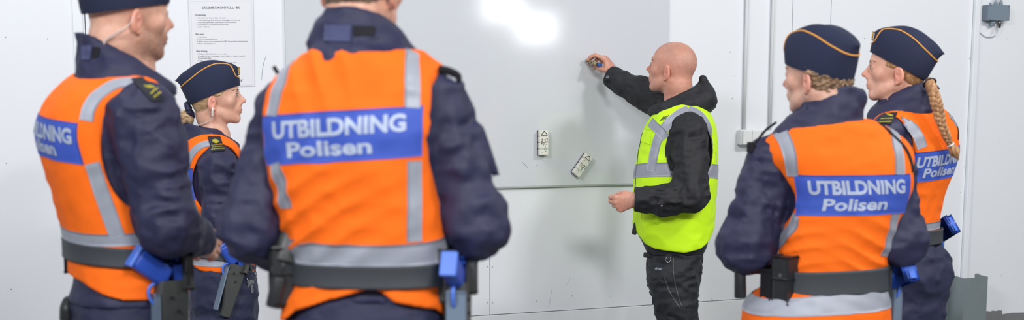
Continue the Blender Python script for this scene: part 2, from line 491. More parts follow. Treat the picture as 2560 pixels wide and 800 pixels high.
# ------------------------------------------------------------------ setting
def wall_mat():
    m = new_mat('white_wall_panel', rgb(226, 229, 235), 0.42, noise=0.012, nscale=1.2, bump=0.04, bscale=60)
    return m
M['wall'] = wall_mat()
M['gap'] = new_mat('joint_gap', rgb(96, 92, 90), 0.9)
M['plinth'] = new_mat('painted_plinth', rgb(224, 227, 231), 0.6, noise=0.03, nscale=9, bump=0.5, bscale=40)
M['floor'] = new_mat('grey_floor_coating', rgb(122, 124, 126), 0.5, noise=0.06, nscale=14, bump=0.1, bscale=80)
M['base_grey'] = new_mat('grey_coved_coating', rgb(118, 120, 122), 0.6, noise=0.06, nscale=30, bump=0.2, bscale=90)
M['board'] = new_mat('whiteboard_enamel', rgb(206, 210, 217), 0.085, noise=0.012, nscale=2.0)
M['board_edge'] = new_mat('board_edge_strip', rgb(176, 180, 184), 0.4, metal=0.4)
M['trim'] = new_mat('white_trim_profile', rgb(226, 229, 236), 0.35)
M['conduit'] = new_mat('white_conduit', rgb(212, 214, 218), 0.3)
M['steel'] = new_mat('grey_painted_steel', rgb(128, 139, 142), 0.42, metal=0.25, noise=0.05, nscale=12, bump=0.05, bscale=200)
M['box_grey'] = new_mat('grey_box_plastic', rgb(118, 132, 146), 0.4, noise=0.03, nscale=30)
M['paper'] = new_mat('poster_paper', rgb(222, 224, 230), 0.45)
M['sleeve'] = new_mat('poster_edge', rgb(200, 203, 212), 0.3)
M['eraser_w'] = new_mat('eraser_white', rgb(222, 222, 214), 0.6, noise=0.03, nscale=80)
M['felt'] = new_mat('eraser_felt', rgb(64, 58, 58), 0.95)
M['dot_grey'] = new_mat('screw_head', rgb(150, 152, 158), 0.4, metal=0.4)
M['ink_red'] = new_mat('ink_red', rgb(120, 52, 60), 0.8)
M['ink_green'] = new_mat('ink_green', rgb(46, 104, 104), 0.8)
M['ink_blue'] = new_mat('ink_blue', rgb(110, 130, 168), 0.8)
M['scuff'] = new_mat('scuff_mark', rgb(176, 176, 182), 0.8)

WR = np.stack([WU, -WN, np.array([0, 0, 1.0])], 1)   # columns: along wall, into the wall, up
bm = bmesh.new()
for (x0, x1, y0, y1) in [(-16, 16, -6, 16)]:
    v = [bm.verts.new((x, y, 0)) for x, y in ((x0, y0), (x1, y0), (x1, y1), (x0, y1))]; bm.faces.new(v)
o = bm_out('floor', bm, M['floor']); tag(o, kind='structure')

JOINTS = []
def sjoint(px, py): return to_wall(px, py)[0]
PLZ = to_wall(1240, 786.6)[1]
s_end = sjoint(2078, 30)
upper = [-9.0, sjoint(213, 60), sjoint(380, 150), sjoint(1225, 700), sjoint(1980, 100), s_end, sjoint(2418, 350), 9.5]
G = 0.0016
bm = bmesh.new(); T = 0.02
for i in range(len(upper) - 1):
    a, b = upper[i] + G, upper[i + 1] - G
    zb = PLZ + 0.0012 if b < s_end + 0.1 else 0.0
    c = wp((a + b) / 2, (zb + 5.0) / 2, -T / 2)
    bm_box(bm, c, ((b - a) / 2, T / 2, (5.0 - zb) / 2), WR, bev=0.0012, seg=1)
o = bm_out('wall_back', bm, M['wall']); tag(o, kind='structure')
bm = bmesh.new(); bm_box(bm, wp(0.25, 2.5, -T - 0.012), (9.2, 0.01, 2.5), WR)
o = bm_out('trim_1', bm, M['gap']); tag(o, kind='structure')
bm = bmesh.new(); bm_box(bm, wp((-9 + s_end) / 2, PLZ / 2 - 0.001, -0.006), ((s_end + 9) / 2, 0.012, PLZ / 2 - 0.001), WR, bev=0.002)
o = bm_out('baseboard_back', bm, M['plinth']); tag(o, kind='structure')
# grey coating turned up the foot of the right-hand wall, with a stepped edge
BZ = to_wall(2540, 782)[1]; BZ2 = to_wall(2480, 777)[1]
s0 = s_end + 0.01; s1 = sjoint(2504, 780); s2 = 9.5
bm = bmesh.new()
def strip(sa, sb, z, n=90):
    rnd = random.Random(int(sa * 100))
    top = [(sa + (sb - sa) * i / n, z + rnd.uniform(-0.003, 0.003)) for i in range(n + 1)]
    f0 = [bm.verts.new(wp(s, 0, 0.004)) for s, _ in top]; f1 = [bm.verts.new(wp(s, q, 0.004)) for s, q in top]
    b1 = [bm.verts.new(wp(s, q, -0.001)) for s, q in top]
    for i in range(n):
        bm.faces.new((f0[i], f0[i + 1], f1[i + 1], f1[i])); bm.faces.new((f1[i], f1[i + 1], b1[i + 1], b1[i]))
strip(s0, s1, BZ2); strip(s1, s2, BZ)
o = bm_out('baseboard_right', bm, M['base_grey']); tag(o, kind='structure')
# vertical profile by the right-hand panel
sl = sjoint(2424, 200)
bm = bmesh.new(); bm_box(bm, wp(sl + 0.018, 2.6, 0.010), (0.017, 0.012, 2.35), WR, bev=0.004)
o = bm_out('trim_2', bm, M['trim']); tag(o, kind='structure')
# profile beside the far left panel joint
bm = bmesh.new(); bm_box(bm, wp(sjoint(208, 60) - 0.022, 2.8, 0.003), (0.02, 0.004, 2.2), WR, bev=0.002)
o = bm_out('trim_3', bm, M['trim']); tag(o, kind='structure')

# screws and nicks in the wall
def wall_disc(px, py, r, h=0.002):
    s, z = to_wall(px, py)
    bm = bmesh.new(); bm_cyl(bm, wp(s, z, 0.0), wp(s, z, h), r, r * 0.8, 12); return bm
SCREWS = [(14, 93), (119, 97), (16, 408), (28, 723), (1218, 667), (1231, 667), (1218, 757), (1231, 757), (1780, 748), (1833, 190), (1831, 246), (2161, 96), (2337, 97), (2424, 146), (2411, 417), (2402, 481), (2402, 600), (2414, 600), (2519, 97), (2500, 350), (2504, 689), (2497, 600), (1858, 640), (1825, 130), (2402, 536), (2502, 350), (1740, 655), (1690, 690), (1342, 753), (1430, 740), (1527, 741)]
for k, (x, y) in enumerate(SCREWS):
    if k in (24, 25): continue
    o = bm_out('screw_head', wall_disc(x, y, 0.0028, 0.0015), M['dot_grey'])
    tag(o, 'tiny grey screw head set flat in the white wall panel', 'screw', 'screw heads in the white wall')

# whiteboard
sL, _ = to_wall(712, 100); sR, _ = to_wall(1669, 50); zB = to_wall(1420, 462.5)[1]
BT = 0.014
wb_root = empty('whiteboard', wp((sL + sR) / 2, zB, 0), 'large glossy whiteboard mounted on the white wall behind the people', 'whiteboard')
bm = bmesh.new(); bm_box(bm, wp((sL + sR) / 2, zB + 0.62, BT / 2 + 0.0005), ((sR - sL) / 2, BT / 2, 0.62), WR, bev=0.002)
bm_out('writing_surface', bm, M['board'], wb_root)
bm = bmesh.new()
bm_box(bm, wp((sL + sR) / 2, zB - 0.004, BT / 2 + 0.001), ((sR - sL) / 2, BT / 2 + 0.001, 0.004), WR, bev=0.001)
bm_out('bottom_edge_strip', bm, M['board_edge'], wb_root)

def wall_line(name, pts, w, mat, parent=None, off=0.001):
    """a thin pen stroke lying on the wall or board."""
    q = [to_wall(x, y) for x, y in pts]; K = catmull([(a, b, 0) for a, b in q], 24)
    T_ = np.gradient(K, axis=0); T_ /= np.linalg.norm(T_, axis=1)[:, None] + 1e-9
    V = []; n = len(K)
    for i in range(n):
        ww = w * (0.4 + 0.6 * math.sin(math.pi * (i + 0.5) / n))
        nx, nz = -T_[i][1], T_[i][0]
        V += [wp(K[i][0] + nx * ww, K[i][1] + nz * ww, off), wp(K[i][0] - nx * ww, K[i][1] - nz * ww, off)]
    Fs = [(2 * i, 2 * i + 1, 2 * i + 3, 2 * i + 2) for i in range(n - 1)]
    return obj_w(name, V, Fs, mat, parent)
wall_line('pen_stroke', [(666, 138), (660, 155), (656, 175), (654, 200)], 0.0009, M['ink_blue'], None, 0.001).update_tag()
o = COL.objects[-1]; tag(o, 'thin curved blue pen stroke on the white wall right of the poster', 'pen mark')
o = wall_line('pen_dash', [(1303, 405), (1310, 412), (1317, 420)], 0.0011, M['ink_blue'], wb_root, BT + 0.0012)
o = wall_line('pen_dash', [(1336, 411), (1341, 415)], 0.0008, M['ink_blue'], wb_root, BT + 0.0012)
for nm, pts, lab in (('scratch', [(1427, 692), (1421, 702), (1416, 713)], 'short pale grey scratch low on the white wall, nearer the man in yellow'),
                ('scratch', [(1381, 716), (1376, 745), (1371, 772)], 'long faint upright scratch on the white wall just above the plinth')):
    o = wall_line(nm, pts, 0.0008, M['scuff'], None, 0.0008); tag(o, lab, 'scratch')

# poster -------------------------------------------------------------
def flat_on_wall(pxs, off, th):
    q = [to_wall(*p) for p in pxs]
    V = [wp(s, z, off + th) for s, z in q] + [wp(s, z, off) for s, z in q]
    return V, [(0, 1, 2, 3), (7, 6, 5, 4), (0, 4, 5, 1), (1, 5, 6, 2), (2, 6, 7, 3), (3, 7, 4, 0)]
pc = wall_pt(555, 217)
poster = empty('poster', pc, 'white printed vehicle safety checklist sheet taped to the wall at left', 'poster')
V, Fp = flat_on_wall([(469, -8), (634, -12), (638, 216), (478, 220)], 0.0006, 0.0008); obj_w('plastic_sleeve', V, Fp, M['sleeve'], poster, smooth=False)
V, Fp = flat_on_wall([(471, -6), (632, -10), (636, 214), (480, 218)], 0.0014, 0.0004); obj_w('sheet', V, Fp, M['paper'], poster, smooth=False)
def frame_lines(c, w):
    Vs, Fs = [], []
    for i in range(4):
        a = np.array(to_wall(*c[i])); b = np.array(to_wall(*c[(i + 1) % 4])); d = b - a; d /= np.linalg.norm(d); n = np.array([-d[1], d[0]]) * w
        k = len(Vs)
        for q in (a - d * w - n, b + d * w - n, b + d * w + n, a - d * w + n): Vs.append(wp(q[0], q[1], 0.0021))
        Fs.append((k, k + 1, k + 2, k + 3))
    return Vs, Fs
V, Fs = frame_lines([(477, 4), (629, 2), (632, 212), (483, 214)], 0.0005); obj_w('printed_border', V, Fs, M['sleeve'], poster, smooth=False)
TX = []; TF = []
def print_line(s, x0, y, x1, hpx, bold=0.0, shear=0.0):
    Vt, Ft = text_mesh(s, 1.0, bold, shear)
    if len(Vt) == 0: return
    w = Vt[:, 0].max() - Vt[:, 0].min(); xm = Vt[:, 0].min()
    a = np.array(to_wall(x0, y)); b = np.array(to_wall(x1, y - (x1 - x0) * 0.006))
    u = (b - a) / w; hs = hpx / pxm(6.3) / 0.73
    k = 0
    Vw = (np.array([wp(a[0] + u[0] * (x - xm), a[1] + u[1] * (x - xm) + z * hs, 0.0022) for x, z in Vt]))
    obj_w('printed_line', Vw, Ft, M['text_grey'], poster, smooth=False)
X = lambda v: 460 + v / 3.335
Y_ = lambda v: v / 3.335 + 1.4
print_line('SÄKERHETSKONTROLL - BIL', X(150), Y_(70), X(468), 6.0, 0.012)
print_line('Före körning', X(90), Y_(128), X(180), 4.2, 0.014)
for t, y, e in (('1. Kontroll under bilen, läckage och skador.', 150, 355), ('2. Yttre besiktning, däck, karosseri, backspeglar och belysning', 169, 467),
                ('3. Motorolja, kylarvätska, spolarvätska och bromsvätska.', 187, 436), ('4. Kontrollampor, bränslemätare (innan start).', 206, 376), ('5. Radio, talgrupp.', 224, 213)):
    print_line(t, X(105), Y_(y), X(e), 3.1)
print_line('Efter start', X(96), Y_(287), X(168), 4.2, 0.014)
for t, y, e in (('1. Instrument.', 309, 190), ('2. Färd och parkeringsbroms.', 327, 280), ('3. Blåljus, sirener och stoppfunktion (OBS! Testas alltid utanför garaget).', 347, 533), ('4. Radio, förbindelseprov.', 365, 262)):
    print_line(t, X(110), Y_(y), X(e), 3.1)
print_line('Efter körning', X(102), Y_(428), X(194), 4.2, 0.014)
for t, y, e in (('1. Stäng av alla el-funktioner, även radio.', 450, 355), ('2. Rengör bilrutor, backspeglar, lyktor, blåljus och registreringsskylt.', 468, 512), ('3. Kontrollera däck.', 486, 228), ('4. Fyll', 505, 150), ('ta ur bilen från skräp.', 523, 440)):
    print_line(t, X(115 if 'ta ur' not in t else 320), Y_(y), X(e), 3.1)
print_line('?', X(446), Y_(632), X(458), 6.0, 0.012, 0.3)
print_line('ing!', X(462), Y_(671), X(488), 6.0, 0.012, 0.3)

# conduits and sockets -------------------------------------------------
for k, (xt, yt, lab) in enumerate([(1859.5, 200, 'thin white conduit pipe running up the wall from the left socket box'), (1924.5, 200, 'thin white conduit pipe running up the wall above the right socket box')]):
    s, _ = to_wall(xt, yt); z0 = to_wall(xt, 326)[1]
    V, Fs = tube([wp(s, z0, 0.013), wp(s, 4.6, 0.013)], 0.0085, 14, 8); o = obj_w('conduit_pipe', V, Fs, M['conduit']); tag(o, lab, 'pipe', 'white conduits on the wall')
    for zz in (z0 + 1.1,):
        bm = bmesh.new(); bm_box(bm, wp(s, zz, 0.008), (0.014, 0.010, 0.006), WR, bev=0.003); bm_out('pipe_clip', bm, M['conduit'], o)
for (xa, xb, ya, yb, lab, dep) in [(1842, 1891, 324, 361, 'white double socket box on the wall below the left conduit', 0.055),
                              (1897, 1945, 326, 359, 'white socket box on the wall partly hidden by a uniformed shoulder', 0.040)]:
    (sa, zt), (sb, zb) = to_wall(xa, ya), to_wall(xb, yb)
    r = empty('socket_box', wp((sa + sb) / 2, zb, 0), lab, 'socket', 'white sockets on the wall')
    w = (sb - sa) / 2; h = (zt - zb) / 2; cs = (sa + sb) / 2; cz = (zt + zb) / 2
    bm = bmesh.new(); bm_box(bm, wp(cs, cz, dep * 0.4), (w, dep * 0.4, h), WR, bev=0.006, seg=3); bm_out('housing', bm, M['white_plastic'], r, smooth=False)
    for sg in (-1, 1):
        bm = bmesh.new(); bm_box(bm, wp(cs + sg * (w * 0.46), cz, dep * 0.9), (w * 0.45, dep * 0.12, h * 0.93), WR, bev=0.003, seg=2); ld = bm_out('hinged_lid', bm, M['white_plastic'], r)
        bm = bmesh.new(); bm_box(bm, wp(cs + sg * (w * 0.46), cz - h * 0.88, dep * 1.03), (w * 0.12, 0.002, h * 0.05), WR, bev=0.0008); bm_out('finger_tab', bm, M['white_plastic'], ld)

# grey junction box with cable glands -----------------------------------
(sa, zt), (sb, zb) = to_wall(2455, 13), to_wall(2506, 53)
dep = 0.055; cs = (sa + sb) / 2; cz = (zt + zb) / 2; w = (sb - sa) / 2; h = (zt - zb) / 2
jb = empty('junction_box', wp(cs, zb, 0), 'grey electrical junction box with cable glands high on the right wall', 'junction box')
bm = bmesh.new(); bm_box(bm, wp(cs, cz, dep * 0.45), (w, dep * 0.4, h), WR, bev=0.003); bm_out('housing', bm, M['box_grey'], jb)
bm = bmesh.new(); bm_box(bm, wp(cs, cz, dep * 0.9), (w * 1.0, dep * 0.1, h), WR, bev=0.002); lid = bm_out('lid', bm, M['box_grey'], jb)
for a in (-1, 1):
    for b in (-1, 1):
        bm = bmesh.new(); bm_cyl(bm, wp(cs + a * w * 0.86, cz + b * h * 0.86, dep), wp(cs + a * w * 0.86, cz + b * h * 0.86, dep + 0.002), 0.0035, seg=14); bm_out('screw', bm, M['metal'], lid)
for a, r_, z_ in ((-0.55, 0.007, 0.014), (-0.05, 0.010, 0.026), (0.45, 0.010, 0.028)):
    bm = bmesh.new(); bm_cyl(bm, wp(cs + a * w, zt - 0.001, dep / 2), wp(cs + a * w, zt + z_ * 0.55, dep / 2), r_, seg=6, bev=0.001)
    bm_cyl(bm, wp(cs + a * w, zt + z_ * 0.5, dep / 2), wp(cs + a * w, zt + z_, dep / 2), r_ * 0.85, r_ * 0.6, seg=18, bev=0.001)
    g = bm_out('cable_gland', bm, M['box_grey'], jb)
bm = bmesh.new(); bm_cyl(bm, wp(cs - w * 0.25, zb + 0.001, dep / 2), wp(cs - w * 0.25, zb - 0.016, dep / 2), 0.016, seg=18, bev=0.002)
bm_cyl(bm, wp(cs - w * 0.25, zb - 0.014, dep / 2), wp(cs - w * 0.42, zb - 0.026, dep / 2), 0.013, 0.008, seg=16, bev=0.002); bm_out('cable_gland', bm, M['box_grey'], jb)
bm = bmesh.new(); bm_cyl(bm, wp(cs + w * 0.42, zb + 0.001, dep / 2), wp(cs + w * 0.42, zb - 0.012, dep / 2), 0.0085, seg=16); plug = bm_out('plug_collar', bm, M['metal'], jb)
bm = bmesh.new(); bm_cyl(bm, wp(cs + w * 0.42, zb - 0.011, dep / 2), wp(cs + w * 0.42, zb - 0.038, dep / 2), 0.0085, 0.006, seg=16, bev=0.001); bm_out('plug', bm, M['gear'], jb)
V, Fs = tube([wp(cs + w * 0.42, zb - 0.036, dep / 2), wp(cs + w * 0.38, zb - 0.055, dep / 2), wp(cs + w * 0.05, zb - 0.078, 0.02), wp(cs - w * 0.6, zb - 0.083, 0.008), wp(cs - w * 1.15, zb - 0.060, 0.004)], 0.0028, 8, 24)
obj_w('cable', V, Fs, M['conduit'], jb)
V, Fs = tube([wp(cs + 0.0 * w, zb - 0.002, dep / 2), wp(cs + 0.0 * w, zb - 0.04, dep / 2), wp(cs - w * 0.1, zb - 0.065, 0.02)], 0.0022, 8, 12); obj_w('cable', V, Fs, M['conduit'], jb)
for a in (-0.05, 0.45):
    V, Fs = tube([wp(cs + a * w, zt + 0.02, dep / 2), wp(cs + a * w, zt + 0.3, dep / 2 - 0.01), wp(cs + a * w, 4.0, 0.006)], 0.004, 8, 12); obj_w('cable', V, Fs, M['conduit'], jb)
Vt, Fs = flat_on_wall([(2505, 28), (2517, 29), (2517, 37), (2505, 36)], 0.0004, 0.0004); obj_w('label', Vt, Fs, M['sleeve'], jb, smooth=False)

# bent steel post in front of the wall ----------------------------------
Yp = 7.48
def pg(px, py, Y): p = P(px, py, Y); return p
pts = [pg(2362, 687, Yp + 0.12), pg(2374, 685, Yp + 0.13), pg(2411, 697, Yp - 0.03), pg(2470, 692, Yp + 0.04), pg(2439, 682, Yp + 0.17), pg(2448, 681, Yp + 0.175)]
zt_ = float(np.mean([p[2] for p in pts[1:4]])); ol = [np.array([p[0], p[1], 0]) for p in pts]
bm = bmesh.new(); th = 0.004
def offs(ol, d):
    R = []
    for i in range(len(ol)):
        a = ol[max(i - 1, 0)]; b = ol[min(i + 1, len(ol) - 1)]; t = b - a; t /= np.linalg.norm(t); R.append(ol[i] + np.array([-t[1], t[0], 0]) * d)
    return R
oi = offs(ol, th)
zs = [p[2] for p in pts]
Vv = [bm.verts.new((q[0], q[1], z)) for q, z in [(q, 0) for q in ol] + [(q, zt_) for q in ol] + [(q, 0) for q in oi] + [(q, zt_) for q in oi]]
n = len(ol)
for i in range(n - 1):
    bm.faces.new((Vv[i], Vv[i + 1], Vv[n + i + 1], Vv[n + i])); bm.faces.new((Vv[2 * n + i + 1], Vv[2 * n + i], Vv[3 * n + i], Vv[3 * n + i + 1]))
    bm.faces.new((Vv[n + i], Vv[n + i + 1], Vv[3 * n + i + 1], Vv[3 * n + i])); bm.faces.new((Vv[i + 1], Vv[i], Vv[2 * n + i], Vv[2 * n + i + 1]))
for i in (0, n - 1): bm.faces.new((Vv[i], Vv[n + i], Vv[3 * n + i], Vv[2 * n + i]))
o = bm_out('steel_post', bm, M['steel']); tag(o, 'short grey folded steel guard post standing in front of the white wall', 'post')
bm = bmesh.new(); q = ol[0] * 0.35 + ol[1] * 0.65
bm_cyl(bm, (ol[0][0] * .6 + ol[1][0] * .4, ol[0][1] * .6 + ol[1][1] * .4 - 0.002, zt_ - 0.03), (ol[0][0] * .6 + ol[1][0] * .4, ol[0][1] * .6 + ol[1][1] * .4 - 0.006, zt_ - 0.03), 0.005, seg=12)
bm_out('bolt', bm, M['metal'], o)

# magnetic erasers on the board -----------------------------------------
def eraser(cpx, cpy, length, wid, dep, ang, label, seed):
    s, z = to_wall(cpx, cpy); ca, sa_ = math.cos(ang), math.sin(ang)
    U = WU * ca + np.array([0, 0, 1.0]) * sa_; Vv = -WU * sa_ + np.array([0, 0, 1.0]) * ca
    R = np.stack([U, -WN, Vv], 1); c0 = wp(s, z, BT + 0.001)
    root = empty('board_eraser', c0, label, 'board eraser', 'erasers on the whiteboard')
    bm = bmesh.new(); bm_box(bm, c0 + WN * 0.006, (wid / 2 * 0.96, 0.005, length / 2 * 0.98), R, bev=0.0015); bm_out('felt_pad', bm, M['felt'], root)
    bm = bmesh.new()
    n = 4; hh = length / n / 2
    for i in range(n):
        bm_box(bm, c0 + Vv * (-length / 2 + hh * (2 * i + 1)) + WN * (0.011 + (dep - 0.011) / 2), (wid / 2, (dep - 0.011) / 2, hh * 0.985), R, bev=0.004, seg=3)
    bm_out('foam_block', bm, M['eraser_w'], root)
    Y0 = c0 + WN * (dep + 0.0006)
    # printed triangle outline
    tri = [np.array(q) for q in ((-0.36, 0.30), (0.36, 0.30), (0.0, 0.46))]
    Vt, Ft = [], []
    for i in range(3):
        a, b = tri[i], tri[(i + 1) % 3]
        a = np.array([a[0] * wid, a[1] * length]); b = np.array([b[0] * wid, b[1] * length]); d = (b - a) / np.linalg.norm(b - a); nn = np.array([-d[1], d[0]]) * 0.0016
        k = len(Vt)
        for q in (a - nn, b - nn, b + nn, a + nn): Vt.append(Y0 + U * q[0] + Vv * q[1])
        Ft.append((k, k + 1, k + 2, k + 3))
    obj_w('printed_triangle', Vt, Ft, M['felt'], root, smooth=False)
    rnd = random.Random(seed)
    for mk, cnt, zr in (('ink_red', 16, (-0.1, 0.2)), ('ink_green', 16, (-0.4, 0.15))):
        Vt, Ft = [], []
        for _ in range(cnt):
            cx_ = rnd.uniform(-0.36, 0.36) * wid; cz_ = rnd.uniform(*zr) * length; rr = rnd.uniform(0.0008, 0.0026); k = len(Vt); m = 7
            for j in range(m):
                t = 2 * math.pi * j / m; r2 = rr * rnd.uniform(0.6, 1.3); Vt.append(Y0 + U * (cx_ + r2 * math.cos(t)) + Vv * (cz_ + r2 * 1.3 * math.sin(t)))
            Ft.append(tuple(range(k, k + m)))
        obj_w('ink_smudges', Vt, Ft, M[mk], root, smooth=False)
eraser(1350, 356, 0.118, 0.046, 0.036, 0.0, 'white block eraser stuck upright on the whiteboard', 5)
eraser(1447, 412, 0.118, 0.044, 0.036, -math.radians(38), 'white block eraser stuck at a slant on the whiteboard', 9)
# ------------------------------------------------------------------ heads
def rot(yaw, pitch=0.0, roll=0.0):
    """columns: right, forward, up. yaw clockwise from +Y seen from above, pitch up, roll to the right."""
    cy, sy = math.cos(yaw), math.sin(yaw); cp, sp = math.cos(pitch), math.sin(pitch)
    f = np.array([sy * cp, cy * cp, sp]); r = np.array([cy, -sy, 0]); u = np.cross(r, f)
    cr, sr = math.cos(roll), math.sin(roll)
    return np.stack([r * cr - u * sr, f, u * cr + r * sr], 1)

class Head:
    def __init__(s, c, yaw, pitch=0, roll=0, sc=1.0, male=True, nose=1.0, jaw=1.0, beard=0.0, tone=(214, 160, 138)):
        s.c = np.asarray(c, float); s.R = rot(yaw, pitch, roll); s.sc = sc; s.male = male; s.nose = nose; s.jaw = jaw; s.beard = beard; s.tone = tone
    def w(s, q): return s.c + s.R @ (np.asarray(q, float) * s.sc)
    def loc(s, p): return ((p - s.c) @ s.R) / s.sc
    def d_local(s, q):
        j = s.jaw
        d = ell(q, (0, -0.008, 0.052), (0.076, 0.098, 0.088))
        d = smin(d, ell(q, (0, 0.028, 0.05), (0.066, 0.066, 0.07)), 0.02)
        d = smin(d, ell(q, (0, 0.040, -0.012), (0.056, 0.050, 0.066)), 0.02)
        d = smin(d, ell(q, (0, 0.034, -0.050), (0.050 * j, 0.046, 0.034)), 0.02)
        for sx in (-1, 1):
            d = smin(d, cap(q, (sx * 0.054 * j, 0.004, -0.036), (sx * 0.016, 0.074, -0.070), 0.014), 0.022)
            d = smin(d, sph(q, (sx * 0.043, 0.060, 0.006), 0.021), 0.022)
        d = smin(d, sph(q, (0, 0.077, -0.070), 0.0165), 0.016)
        d = smin(d, cap(q, (-0.030, 0.082, 0.047), (0.030, 0.082, 0.047), 0.0125), 0.014)
        for sx in (-1, 1):
            d = smax(d, -sph(q, (sx * 0.032, 0.106, 0.028), 0.0175), 0.012)
            d = smin(d, ell(q, (sx * 0.031, 0.0800, 0.028), (0.0165, 0.0135, 0.0125)), 0.006)
        for sx in (-1, 1):
            d = smax(d, -cap(q, (sx * 0.0225, 0.0985, 0.0275), (sx * 0.0410, 0.0925, 0.0280), 0.0037), 0.0015)
        d = smin(d, cap(q, (0, 0.084, 0.034), (0, 0.093, -0.004), 0.010, 0.0145), 0.012)
        d = smin(d, cap(q, (0, 0.090, 0.036), (0, 0.1125 + 0.004 * s.nose, 0.002), 0.0075, 0.0095), 0.010)
        for sx in (-1, 1):
            d = smin(d, sph(q, (sx * 0.0105, 0.104, -0.006), 0.0075), 0.006)
            d = smax(d, -sph(q, (sx * 0.006, 0.110, -0.0145), 0.0032), 0.003)
        d = smin(d, ell(q, (0, 0.086, -0.030), (0.030, 0.017, 0.026)), 0.014)
        d = smin(d, ell(q, (0, 0.0985, -0.0335), (0.021, 0.0075, 0.0055)), 0.005)
        d = smin(d, ell(q, (0, 0.0965, -0.0435), (0.018, 0.0080, 0.0060)), 0.005)
        d = smax(d, -cap(q, (-0.022, 0.101, -0.0385), (0.022, 0.101, -0.0385), 0.0018), 0.003)
        d = smax(d, -cap(q, (-0.014, 0.102, -0.0545), (0.014, 0.102, -0.0545), 0.0035), 0.006)
        # ears
        for sx in (-1, 1):
            a = 0.35
            Rm = np.array([[math.cos(a * sx), -math.sin(a * sx) , 0], [math.sin(a * sx), math.cos(a * sx), 0], [0, 0, 1]]).astype(f32)
            t = -0.18; T2 = np.array([[1, 0, 0], [0, math.cos(t), -math.sin(t)], [0, math.sin(t), math.cos(t)]])
            Re = Rm @ T2
            c = np.array((sx * 0.0795, -0.010, 0.003))
            e = ell(q, c, (0.0075, 0.0175, 0.030), Re)
            l = (q - c.astype(f32)) @ Re.astype(f32)
            e = smax(e, -ell(q, c + Re @ np.array((sx * 0.0085, 0.003, 0.004)), (0.008, 0.0115, 0.020), Re), 0.003)
            e = smin(e, ell(q, c + Re @ np.array((sx * 0.002, 0.005, 0.002)), (0.004, 0.0035, 0.016), Re), 0.003)
            e = smax(e, -ell(q, c + Re @ np.array((sx * 0.009, 0.006, -0.002)), (0.010, 0.006, 0.009), Re), 0.003)
            e = smin(e, sph(q, (sx * 0.0765, -0.003, -0.026), 0.0065), 0.006)
            d = smin(d, e, 0.006)
        return d
    def neck_pts(s, base):
        return [s.w((0, -0.030, -0.030)), np.asarray(base, float)]
    def tint(s, V):
        q = s.loc(V); n = len(V); t = np.array([lin(v) for v in s.tone]); C = np.tile(t, (n, 1))
        def mixc(m, col):
            m = np.clip(m, 0, 1)[:, None]; c = np.array([lin(v) for v in col]); return C * (1 - m) + c * m
        mouth = np.exp(-((q[:, 0] / 0.019) ** 4 + ((q[:, 2] + 0.0385) / 0.0085) ** 4)) * (q[:, 1] > 0.088)
        C = mixc(mouth * 0.65, (178, 98, 96))
        ear = np.exp(-(((np.abs(q[:, 0]) - 0.083) / 0.009) ** 4 + ((q[:, 1] + 0.01) / 0.026) ** 4 + (q[:, 2] / 0.04) ** 4))
        C = mixc(ear * 0.45, (222, 130, 112))
        chk = np.exp(-(((np.abs(q[:, 0]) - 0.045) / 0.02) ** 2 + ((q[:, 2] - 0.0) / 0.02) ** 2)) * (q[:, 1] > 0.04)
        C = mixc(chk * 0.25, (214, 132, 118))
        nose = np.exp(-((q[:, 0] / 0.014) ** 2 + ((q[:, 2] + 0.002) / 0.014) ** 2)) * (q[:, 1] > 0.1)
        C = mixc(nose * 0.25, (210, 126, 112))
        n1 = vnoise(q.astype(f32), 28.0, 4) * .20 + vnoise(q.astype(f32), 75.0, 9) * .16 + vnoise(q.astype(f32), 200.0, 5) * .12; C = C * (1 + n1[:, None] * np.array([.5, 1.0, 1.1]))
        C = mixc(getattr(s, 'scalp', 0) * np.clip((q[:, 2] - .05 + .6 * np.clip(-q[:, 1], -.06, .1)) / .05, 0, 1) * (.5 + .9 * vnoise(q.astype(f32), 22.0, 2)), (150, 118, 104))
        if s.beard:
            m = 1 / (1 + np.exp((q[:, 2] + 0.018 - 0.25 * np.clip(0.055 - q[:, 1], 0, 0.1)) / 0.006)) * (1 / (1 + np.exp(-(q[:, 1] - 0.012) / 0.006))) * (1 / (1 + np.exp(-(q[:, 2] + 0.095) / 0.006)))
            nz = 0.75 + 0.5 * vnoise(q.astype(f32), 220.0)
            C = mixc(m * s.beard * nz * (1 - mouth), (116, 84, 66))
        return C

def eyes(h, root):
    for sx in (-1, 1):
        c = h.w((sx * 0.0315, 0.0815, 0.0275)); r = 0.0122 * h.sc
        bm = bmesh.new(); bmesh.ops.create_uvsphere(bm, u_segments=20, v_segments=12, radius=r)
        bmesh.ops.translate(bm, verts=bm.verts, vec=Vector(c)); e = bm_out('eye', bm, M['eye'], root, smooth=True)
        f = h.R @ np.array((-0.05 * sx, 1, 0)); f /= np.linalg.norm(f)
        bm = bmesh.new(); bm_cyl(bm, c + f * (r * 0.86), c + f * (r * 1.03), 0.0072 * h.sc, 0.0050 * h.sc, 16); bm_out('iris', bm, M['iris'], e, smooth=True)
        # brows and upper lashes
        pts = [h.w((sx * x, y, z)) for x, y, z in ((0.014, 0.0965, 0.045), (0.026, 0.0965, 0.0495), (0.040, 0.0885, 0.0510), (0.052, 0.0760, 0.0465))]
        V, Fs = tube(pts, [0.0012, 0.0026, 0.0022, 0.0008], 6, 16); obj_w('eyebrow', V, Fs, M['brow'], root)
        pts = [h.w((sx * x, y, z)) for x, y, z in ((0.020, 0.0925, 0.0315), (0.031, 0.0955, 0.035), (0.043, 0.0875, 0.031))]
        V, Fs = tube(pts, [0.0006, 0.0012, 0.0008], 5, 12); obj_w('eyelashes', V, Fs, M['brow'], root)

